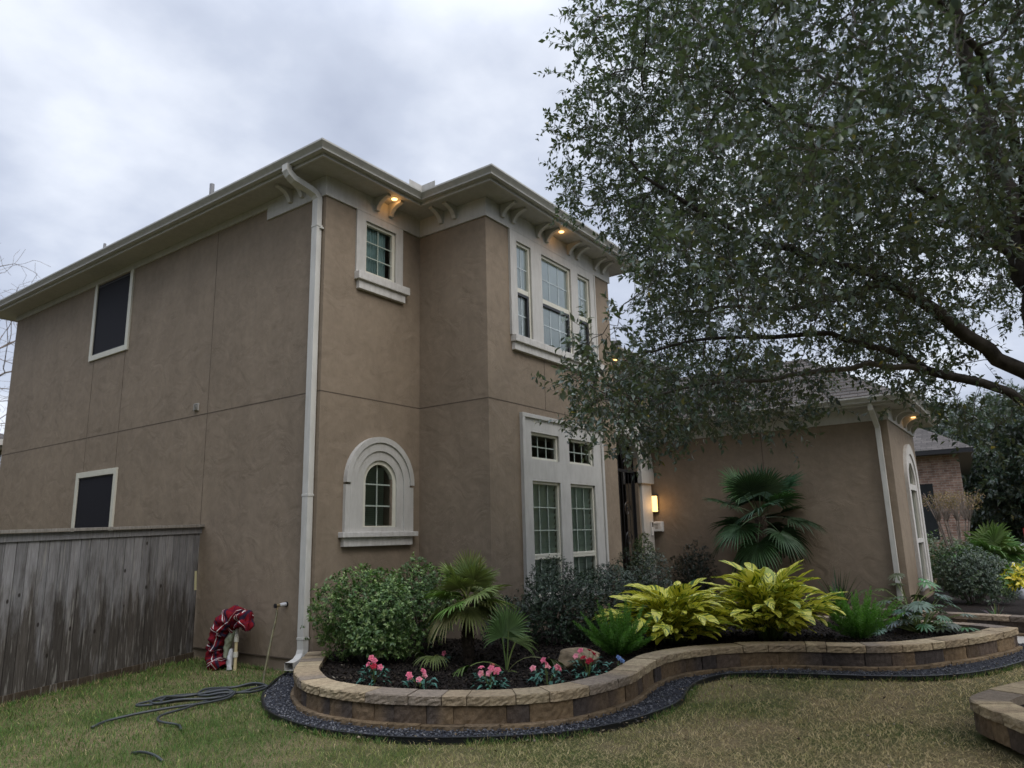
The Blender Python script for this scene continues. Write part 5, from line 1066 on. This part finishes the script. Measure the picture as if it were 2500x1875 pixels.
def flower(label, c, cols, nl, nb, seed, h=.17, group='pink silk flower bunches in the front bed', leafc=(.05, .15, .11), spread=.14):
    o = empty('silk_flower', tuple(c), label, 'flowers', group); r = np.random.default_rng(seed); Lv = Leaves(); st = MB(); c = np.array(c)
    nl = int(nl * 1.4); az = r.uniform(0, 6.28, nl); rr = spread * np.sqrt(r.random(nl)); P = c + np.stack([np.cos(az) * rr, np.sin(az) * rr, r.uniform(.005, max(.01, h * .8), nl)], 1); D = np.stack([np.cos(az), np.sin(az), r.uniform(-.3, .8, nl)], 1); Lv.add(P, D + .4 * rdir(nl), np.array([0, 0, 1]) + .3 * rdir(nl), r.uniform(.055, .095, nl), r.uniform(.026, .038, nl), jitcol(leafc, nl, .35), .2, .25); Lv.build('leaves', 'leaf_silk', o)
    B = Leaves()
    for k in range(nb):
        a = r.uniform(0, 6.28); q = spread * .85 * math.sqrt((k + .5) / nb); p = c + np.array([math.cos(a) * q, math.sin(a) * q, h * r.uniform(.75, 1.25)]); st.tube([tuple(c), tuple((c + p) / 2 + [0, 0, .02]), tuple(p)], .0025, 4); ax = unit(np.array([math.cos(a) * .5 - .5, math.sin(a) * .5 - .35, .8]) + r.normal(0, .25, 3)); s1 = unit(np.cross(ax, [0, 0, 1.])); s2 = np.cross(ax, s1); col = cols[r.integers(len(cols))]
        for ring in range(2):
            a5 = np.arange(5) * 1.2566 + ring * .6 + r.uniform(0, 1); D5 = np.cos(a5)[:, None] * s1 + np.sin(a5)[:, None] * s2 + ax * (.25 + .6 * ring); B.add(np.repeat(p[None], 5, 0), D5, np.repeat(ax[None], 5, 0), .036 - .009 * ring, .034 - .008 * ring, jitcol(col, 5, .18), .12, .1, .6)
    B.build('blossom', 'petal', o); st.build('stem', 'leaf_stem', o)
PK = (.80, .20, .30); PK2 = (.85, .33, .40); RD = (.42, .02, .04); BU = (.10, .22, .50)
flower('red and pink silk flowers at the foot of the light edged shrub', (5.30, 5.52, .23), [RD, PK, RD], 34, 6, 1, .21)
flower('small low bunch of pink silk flowers, second from the left', (5.33, 4.95, .23), [PK, PK2], 26, 5, 2, .13)
flower('full bunch of pink silk flowers, the middle one of the five along the curve', (5.62, 4.33, .23), [PK, PK2], 36, 8, 3, .18)
flower('bushy pink silk flowers with one red bloom, left of the boulder', (6.00, 3.95, .23), [PK, PK2, RD], 44, 6, 4, .19, spread=.16)
flower('pink and red silk flowers right in front of the boulder', (6.62, 3.86, .23), [PK, PK2, RD], 34, 9, 5, .19, spread=.16)
flower('small blue silk flowers beside the boulder', (6.95, 3.72, .23), [BU, (.2, .3, .6)], 6, 3, 6, .14, None, spread=.09)
flower('single small red bloom on the mulch left of the palm trunk', (6.62, 5.75, .23), [PK], 5, 1, 7, .08, None, spread=.02)

# ---------------------------------------------------------------- the big live oak
def grow(limbs, att, step=.17, di=1.0, dk=.25, iters=110, seed=3, grav=.0):
    r = np.random.default_rng(seed); pos = []; par = []; rmin = []
    for L, root, r0, r1 in limbs:
        P = catmull(L, step); start = len(pos)
        for k, p in enumerate(P):
            if k == 0 and root is not None:
                d = np.linalg.norm(np.array(pos) - p, axis=1); j = int(d.argmin()); par.append(j)
            elif k == 0: par.append(-1)
            else: par.append(len(pos) - 1)
            pos.append(p + (r.normal(0, .018, 3) if k else 0)); rmin.append(r0 + (r1 - r0) * k / (len(P) - 1))
    pos = list(map(np.array, pos)); A = att.copy(); nn = np.zeros(len(A), int); nd = np.full(len(A), 1e9)
    def upd(idx):
        Pn = np.array([pos[i] for i in idx]); 
        for s in range(0, len(A), 4000):
            D = np.linalg.norm(A[s:s + 4000, None] - Pn[None], axis=2); j = D.argmin(1); m = D[np.arange(len(D)), j]; b = m < nd[s:s + 4000]
            nd[s:s + 4000][b] = m[b]; nn[s:s + 4000][b] = np.array(idx)[j[b]]
    for s in range(0, len(pos), 400): upd(list(range(s, min(len(pos), s + 400))))
    for it in range(iters):
        k = nd > dk
        A, nn, nd = A[k], nn[k], nd[k]
        if not len(A): break
        a = nd < (di if it else 9); 
        if not a.any(): a = nd < nd.min() * 1.3
        V = unit(A[a] - np.array(pos)[nn[a]]); S_ = {}
        ids, inv = np.unique(nn[a], return_inverse=True); acc = np.zeros((len(ids), 3)); np.add.at(acc, inv, V)
        D = unit(unit(acc) + r.normal(0, .16, acc.shape) + np.array([0, 0, -grav])); new = []
        for i, d in zip(ids, D): par.append(int(i)); rmin.append(0); pos.append(pos[i] + d * step); new.append(len(pos) - 1)
        upd(new)
    return np.array(pos), np.array(par), np.array(rmin)
def tree_from(limbs, att, o, mat, seed, rtip=.0035, ex=2.15, leaf=None, step=.17, di=1.0, dk=.25, trunk_name='trunk', nsplit=.045):
    pos, par, rmin = grow(limbs, att, step, di, dk, seed=seed); n = len(pos); acc = np.zeros(n); kids = [[] for _ in range(n)]
    for i in range(n):
        if par[i] >= 0: kids[par[i]].append(i)
    order = []; st = [i for i in range(n) if par[i] < 0]
    while st: i = st.pop(); order.append(i); st += kids[i]
    rad = np.zeros(n)
    for i in reversed(order): rad[i] = max(rmin[i], (sum(rad[k] ** ex for k in kids[i])) ** (1 / ex) if kids[i] else rtip)
    thick = MB(); thin = MB(); seen = set(); starts = [i for i in range(n) if par[i] < 0]
    while starts:
        i = starts.pop(); ch = [par[i]] if par[i] >= 0 else []; ch.append(i)
        while kids[i]:
            ks = sorted(kids[i], key=lambda k: -rad[k]); starts += ks[1:]; i = ks[0]; ch.append(i)
        if len(ch) < 2: continue
        P = [pos[k] for k in ch]; rr = [rad[k] for k in ch]
        if par[ch[1]] == ch[0] and rr[0] > rr[1]: rr[0] = rr[1] * 1.1
        mb = thick if rr[0] > nsplit else thin; mb.tube(P, rr, 10 if rr[0] > .05 else (5 if rr[0] > .012 else 3), cap=False)
    thick.build(trunk_name, mat[0], o, smooth=True, fixn=False)
    if thin.v: thin.build('branch', mat[1], o, smooth=True, fixn=False)
    return pos, par, rad, kids
def sprays(pos, par, rad, rmax, per, sl, nleaf, lsize, col, o, mat, twigmat='twig', hang=.25, wid=.40, thin_=1.0, light=None):
    idx = np.where((rad < rmax) & (par >= 0))[0]; idx = idx[rng.random(len(idx)) < thin_]; idx = np.repeat(idx, per); n = len(idx); B = pos[idx] + rng.normal(0, .03, (n, 3)); D0 = unit(pos[idx] - pos[par[idx]])
    D = unit(D0 * .6 + rdir(n) * .9 + np.array([0, 0, -hang * .3])); L = rng.uniform(.5, 1.2, n) * sl; tipv = B + D * L[:, None] + np.array([0, 0, -1]) * (L * hang * .5)[:, None]
    # twigs
    s1 = unit(np.cross(D, rdir(n))) * .003; s2 = unit(np.cross(D, s1)) * .003; V = np.stack([B + s1, B - s1 * .5 + s2, B - s1 * .5 - s2, tipv], 1).reshape(-1, 3); b = (np.arange(n) * 4)[:, None, None]
    F = (np.array([[0, 1, 3], [1, 2, 3], [2, 0, 3]])[None] + b).reshape(-1, 3); tw = fast('twigs', V, F, twigmat, o)
    Lv = Leaves(); m = n * nleaf; t = np.tile(((np.arange(nleaf) + .8) / (nleaf + .3)) ** .65, n) + rng.uniform(-.04, .04, m); rp = np.repeat(np.arange(n), nleaf); P = B[rp] * (1 - t)[:, None] + tipv[rp] * t[:, None]; sd = rdir(m); Dr = D[rp]; sd = unit(sd - Dr * (sd * Dr).sum(1, keepdims=True)); d = unit(Dr * rng.uniform(.3, 1.1, (m, 1)) + sd + np.array([0, 0, -.15]))
    ls = lsize * rng.uniform(.6, 1.2, m); c = jitcol(col, m, .35, .12) * np.repeat(rng.uniform(.72, 1.3, (n, 1)), nleaf, 0); u = rng.random(m); c[u < .012] = (.30, .24, .03)
    if light is not None: c[(u > .80)] = np.array(light) * rng.uniform(.8, 1.2, ((u > .80).sum(), 1))
    Lv.add(P, d, rdir(m) * .8 + np.array([0, 0, 1.]), ls, ls * wid * rng.uniform(.8, 1.2, m), c, .12, .08); return Lv.build('crown', mat, o)
def vn3(P, sc, seed):
    r = np.random.default_rng(seed); s = 0
    for k in range(10): a = unit(r.normal(size=3)); s = s + np.sin(P @ a * sc * r.uniform(.5, 1.8) + r.uniform(0, 6.28))
    return s / 3.2
oak = empty('oak_tree', (7.95, -.6, 0), 'large spreading live oak whose leafy crown fills the upper right of the picture', 'tree')
LIMBS = [([(7.97, -.62, -.05), (7.93, -.5, 1.2), (7.86, -.32, 2.6), (7.80, -.22, 3.9), (7.66, -.12, 5.2), (7.5, 0, 6.6), (7.3, .1, 7.6)], None, .19, .03),
         ([(7.86, -.3, 2.75), (7.62, .12, 3.12), (7.35, .45, 3.45), (7.08, .78, 3.78), (6.9, 1.3, 4.05), (6.5, 1.95, 4.4), (6.1, 2.4, 4.75), (5.8, 2.7, 5.1)], 1, .075, .012),
         ([(7.88, -.36, 2.3), (7.65, .05, 2.72), (7.35, .62, 2.98), (6.98, 1.15, 3.04), (6.65, 1.8, 2.98), (6.2, 2.5, 2.9), (5.85, 2.9, 2.80)], 1, .044, .008),
         ([(7.35, .62, 2.98), (7.15, .95, 3.22), (6.98, 1.35, 3.38), (6.75, 1.85, 3.42), (6.45, 2.4, 3.4), (6.1, 2.9, 3.3)], 1, .036, .010),
         ([(7.08, .78, 3.78), (7.2, 1.5, 3.75), (7.1, 2.2, 3.85), (6.95, 2.9, 3.9)], 1, .04, .01),
         ([(7.80, -.22, 3.9), (7.3, .7, 5.0), (6.7, 1.7, 5.8), (6.2, 2.6, 6.3)], 1, .045, .010),
         ([(7.66, -.12, 5.2), (7.7, 1.0, 6.2), (7.5, 2.0, 7.0)], 1, .036, .010),
         ([(7.80, -.22, 3.6), (6.9, -.3, 4.5), (5.9, -.1, 5.1), (5.0, .3, 5.5)], 1, .055, .012),
         ([(7.80, -.22, 4.1), (8.7, .5, 4.9), (9.7, 1.3, 5.3), (10.6, 2.0, 5.4)], 1, .055, .012),
         ([(7.80, -.22, 3.4), (8.8, -.9, 4.3), (9.9, -1.2, 4.9)], 1, .055, .012)]
n_ = 26000; d = rdir(n_); rho = rng.uniform(.40, 1, n_) ** .6; P = np.array([7.75, .1, 4.2]) + d * np.array([4.35, 4.35, 4.1]) * rho[:, None]
dl = np.hypot(P[:, 0] - 5.5, P[:, 1] - 3.3); zmin = 2.35 + .36 * np.maximum(0, dl - .9); zmin = np.minimum(zmin, 4.3)
k = (P[:, 2] > zmin) & (vn3(P, 2.3, 4) > -.28) & (rng.random(n_) < np.clip(.25 + (rho - .4) * 1.6, 0, 1)); P = P[k]
# lower boughs reaching towards the bay, over the flower bed
q_ = 760; LB = np.array([6.2, 2.8, 2.84]) + rdir(q_) * np.array([.92, .92, .40]) * rng.random((q_, 1)) ** .4
LB = LB[LB[:, 2] > 2.35]
k = ~((P[:, 2] > 3.25) & (P[:, 2] < 5.35) & (P[:, 1] > .52 * P[:, 0] - .38)) & ~((P[:, 2] >= 5.35) & (P[:, 1] > .60 * P[:, 0] - .1)); P = P[k]   # kept trimmed back from the house
LB2 = np.array([6.7, 2.15, 2.9]) + rdir(170) * np.array([1.1, .9, .36]) * rng.random((170, 1)) ** .4
LB3 = np.array([5.9, .7, 4.1]) + rdir(520) * np.array([1.0, 1.1, .85]) * rng.random((520, 1)) ** .4; LB4 = np.array([7.2, 1.3, 4.3]) + rdir(400) * np.array([1.1, 1.1, .8]) * rng.random((400, 1)) ** .4
def blob(c, r, n): return np.array(c) + rdir(n) * np.array(r) * rng.random((n, 1)) ** .4
LB5 = np.concatenate([blob((5.95, 2.95, 5.3), (.75, .65, .75), 330), blob((6.2, 2.75, 6.3), (.9, .75, .7), 330), blob((6.4, 2.65, 4.7), (.65, .65, .55), 240), blob((6.2, 2.2, 4.0), (.8, .7, .6), 240), blob((7.1, .75, 3.45), (.7, .8, .45), 170), blob((7.5, .9, 4.1), (.9, 1., .5), 240), blob((6.95, .72, 2.72), (.25, .3, .22), 22), blob((7.5, .25, 2.6), (.4, .4, .3), 30), blob((8.4, 1.1, 3.4), (1., .8, .4), 110)])
ATT = np.concatenate([P[:6900], LB, LB2, LB3, LB4, LB5])
op, opar, orad, okids = tree_from(LIMBS, ATT, oak, ('bark', 'twig'), 3, rtip=.003, ex=2.8, dk=.21)
sprays(op, opar, orad, .009, 3, .32, 13, .065, (.060, .088, .056), oak, 'leaf_oak', light=(.15, .19, .13), wid=.45, thin_=.9)

# ---------------------------------------------------------------- background
def simple_tree(label, base, H, rad, natt, nleaf, lsize, col, seed, name='background_tree', zlow=.06, thin_=1., per=1, mats=('bark', 'twig'), leafy=True, sl=.9, group='trees beyond the brick house'):
    o = empty(name, tuple(base), label, 'tree', group); r = np.random.default_rng(seed); b = np.array(base, float); d = unit(r.normal(size=(natt, 3))); rho = r.uniform(.3, 1, (natt, 1)) ** .6; c = b + np.array([0, 0, H * (zlow + (1 - zlow) / 2)]); P = c + d * rho * np.array([rad, rad, H * (1 - zlow) / 2]); P = P[P[:, 2] > b[2] + H * zlow * .8]
    lim = [([tuple(b), tuple(b + [.1, .1, H * .3]), tuple(b + [0, .2, H * .6])], None, H * .028, H * .01)]
    pos, par, rad_, _ = tree_from(lim, P, o, mats, seed, rtip=.012 if leafy else .0055, step=H * (.045 if leafy else .03), di=H * .4, dk=H * (.06 if leafy else .035), nsplit=H * .012)
    if leafy: sprays(pos, par, rad_, .05, per, sl, nleaf, lsize, col, o, 'leaf_oak', thin_=thin_)
    return o
simple_tree('dark leafy street tree in the distance just right of the brick house', (47, 2.4, 0), 8.6, 5.0, 900, 16, .24, (.035, .055, .035), 11, per=5)
simple_tree('big dark leafy street tree in the distance at the right edge', (42, -1.2, 0), 8.0, 5.0, 1000, 16, .24, (.03, .05, .03), 12, per=6)
simple_tree('far leafy tree between the two nearer street trees', (62, 1.0, 0), 9.5, 6.0, 600, 14, .30, (.045, .065, .045), 13, per=5)
simple_tree('bare winter tree behind the house at the left edge', (8.0, 29.0, 0), 12.5, 4.8, 3200, 0, 0, None, 14, name='bare_tree', zlow=.25, mats=('bare_bark', 'bare_bark'), leafy=False, group=None)
bh = empty('brick_house', (31, 7, 0), 'red brown brick neighbour house with a dark hip roof beyond the low wing', 'house')
def uvwall(name, pts, mat, parent): return roofquads(name, [pts], parent, mat)
uvwall('wall', [(26, 11, 0), (26, 1.75, 0), (26, 1.75, 3.78), (26, 11, 3.78)], 'brick', bh); uvwall('wall', [(26, 1.75, 0), (37, 2.75, 0), (37, 2.75, 3.78), (26, 1.75, 3.78)], 'brick', bh)
roofquads('roof', [[(25.55, 11.5, 3.9), (25.55, 1.3, 3.9), (30.6, 6.35, 6.9), (30.6, 8, 6.9)], [(25.55, 1.3, 3.9), (37.5, 2.2, 3.9), (32.5, 6.35, 6.9), (30.6, 6.35, 6.9)]], bh)
m = MB(); m.add([(x, y, z) for z in (3.76, 3.89) for x, y in ((25.56, 1.31), (37.4, 2.21), (37.4, 11.4), (25.56, 11.4))], [(0, 3, 2, 1), (4, 5, 6, 7), (0, 1, 5, 4), (1, 2, 6, 5), (2, 3, 7, 6), (3, 0, 4, 7)]); m.build('eave', 'black_metal', bh)
m = MB(); m.box(25.985, 26.0, 2.55, 3.5, 1.2, 2.9); m.build('window', 'dark_room', bh)
nb = empty('neighbour_house', (3, 27, 0), 'neighbouring house with a dark roof and white gutter at the far left edge', 'house')
m = MB(); m.box(-8, 8.0, 23.2, 33, 0, 4.3); m.build('wall', 'interior', nb)
roofquads('roof', [[(-8.5, 22.7, 4.55), (8.45, 22.7, 4.55), (3.2, 28, 6.9), (-8, 28, 6.9)], [(8.45, 22.7, 4.55), (8.45, 33.5, 4.55), (3.2, 28, 6.9)]], nb)
m = MB(); m.box(-8.5, 8.46, 22.58, 22.7, 4.38, 4.54); m.box(8.461, 8.56, 22.58, 33.5, 4.38, 4.54); m.build('gutter', 'trim', nb); m = MB(); m.box(-8.4, 8.4, 22.72, 33.4, 4.30, 4.36); m.build('soffit', 'soffit', nb)
shrub('low clipped green hedge before the brick house wall', (21.5, 2.1, .6), (1.2, 1.3, .85), 900, 7, .10, (.10, .13, .06), 'leaf_bush', None, 31, low=-.6, name='hedge', cat='hedge')
# crape myrtle: bare vase of stems with a tan twiggy top
cm = empty('crape_myrtle', (20.5, 1.65, 0), 'leafless vase shaped crape myrtle with a tan twiggy flat top before the brick house', 'tree'); m = MB(); rr = random.Random(6); tips = []
for k in range(9):
    a = k * .7; r1 = rr.uniform(.25, .5); p1 = Vector((20.5 + math.cos(a) * r1 * .5, 1.65 + math.sin(a) * r1 * .5, .9)); p2 = Vector((20.5 + math.cos(a) * r1, 1.65 + math.sin(a) * r1, 1.7)); m.tube([(20.5 + math.cos(a) * .08, 1.65 + math.sin(a) * .08, 0), p1, p2], [.03, .022, .015], 5)
    for j in range(16): q = p2 + Vector((rr.uniform(-.28, .28), rr.uniform(-.28, .28), rr.uniform(.45, .75))); m.tube([p2, p2.lerp(q, .5) + Vector((0, 0, .04)), q], [.008, .006, .003], 3); tips.append(q)
m.build('trunk', 'bare_bark', cm); Lv = Leaves(); T3 = np.array([tuple(t) for t in tips]); T3 = np.repeat(T3, 10, 0) + rng.normal(0, .06, (len(T3) * 10, 3)) + [0, 0, -.12]; Lv.add(T3, rdir(len(T3)), rdir(len(T3)), .05, .02, jitcol((.26, .17, .10), len(T3), .3)); Lv.build('seed_heads', 'leaf_soft', cm)
# garden ornament: pale angular sculpture piece in the palm clump
def taper(name, pts, rad, mat, label, cat): m = MB(); m.tube(pts, rad, 10); return tag(m.build(name, mat, None, smooth=True), label, cat)
taper('garden_ornament', [(17.0, .50, .2), (17.0, .49, .45), (17.02, .51, .7), (17.04, .53, .84), (17.04, .54, .9)], [.10, .085, .06, .05, .02], 'statue', 'pale upright garden ornament beside the far palm clump at the right edge', 'ornament')
# parked pickup
tk = empty('pickup_truck', (34.5, .2, 0), 'dark blue pickup truck parked in the street at the right edge', 'truck')
def side_prof(prof, y0, y1, name, mat, parent, bev=.03):
    n = len(prof); m = MB(); m.add([(x, y0, z) for x, z in prof] + [(x, y1, z) for x, z in prof], [tuple(range(n)), tuple(range(2 * n - 1, n - 1, -1))] + [(i, (i + 1) % n, n + (i + 1) % n, n + i) for i in range(n)]); return m.build(name, mat, parent, bevel=bev)
def yprof(prof, x0, x1, name, mat, parent, bev=.03):
    n = len(prof); m = MB(); m.add([(x0, y, z) for y, z in prof] + [(x1, y, z) for y, z in prof], [tuple(range(n)), tuple(range(2 * n - 1, n - 1, -1))] + [(i, (i + 1) % n, n + (i + 1) % n, n + i) for i in range(n)]); return m.build(name, mat, parent, bevel=bev)
yprof([(.55, .55), (.55, 1.42), (.35, 1.5), (-1.6, 1.5), (-1.6, 1.45), (-4.6, 1.35), (-4.9, 1.1), (-4.9, .5)], 33.0, 34.9, 'body', 'truck_paint', tk)
yprof([(-1.6, 1.45), (-1.75, 2.0), (-3.1, 2.0), (-3.7, 1.42)], 33.1, 34.8, 'cab', 'truck_paint', tk)
m = MB(); m.box(32.985, 32.999, .38, .54, 1.02, 1.45); m.build('tail_light', 'red_lamp', tk)
m = MB(); m.box(32.95, 34.95, .551, .70, .62, .86); m.build('bumper', 'white_paint', tk)
for y in (-.45, -3.9):
    for x in (32.96, 34.7): m = MB(); m.tube([(x, y, .38), (x + .24, y, .38)], .38, 20); w_ = m.build('wheel', 'tyre', tk); m = MB(); m.tube([(x - .01, y, .38), (x + .005, y, .38)], .2, 14); m.build('rim', 'pipe_gray', w_)
m = MB(); m.add([(30.5, -120, .012), (39, -120, .012), (39, 1.0, .012), (30.5, 1.0, .012)], [(0, 1, 2, 3)]); tag(m.build('street', 'asphalt', fixn=False), kind='structure')

# unseen trees added across the street, sized to block low sky and darken pane reflections
Lv = Leaves(); cs = [(22 * math.cos(R(a)) + 3, 22 * math.sin(R(a)) - 1, 5.5 + 1.5 * math.sin(a * 7.), 6.3 + math.sin(a * 3.)) for a in (112, 130, 148, 166, 184, 202, 220, 238, 256, 274, 292, 308)]
for (x, y, z, r_1) in cs:
    n = 1500; d = rdir(n); P = np.array([x, y, z]) + d * r_1 * rng.uniform(.5, 1, (n, 1)) * np.array([1, 1, .85]); P[:, 2] = np.maximum(P[:, 2], .5); Lv.add(P, rdir(n), rdir(n), rng.uniform(.6, 1.1, n), rng.uniform(.4, .7, n), jitcol((.05, .075, .04), n, .4))
tag(Lv.build('added_tree_belt', 'leaf_oak'), 'unseen belt of leafy trees added across the street to darken the low sky and pane reflections', 'trees', kind='stuff')
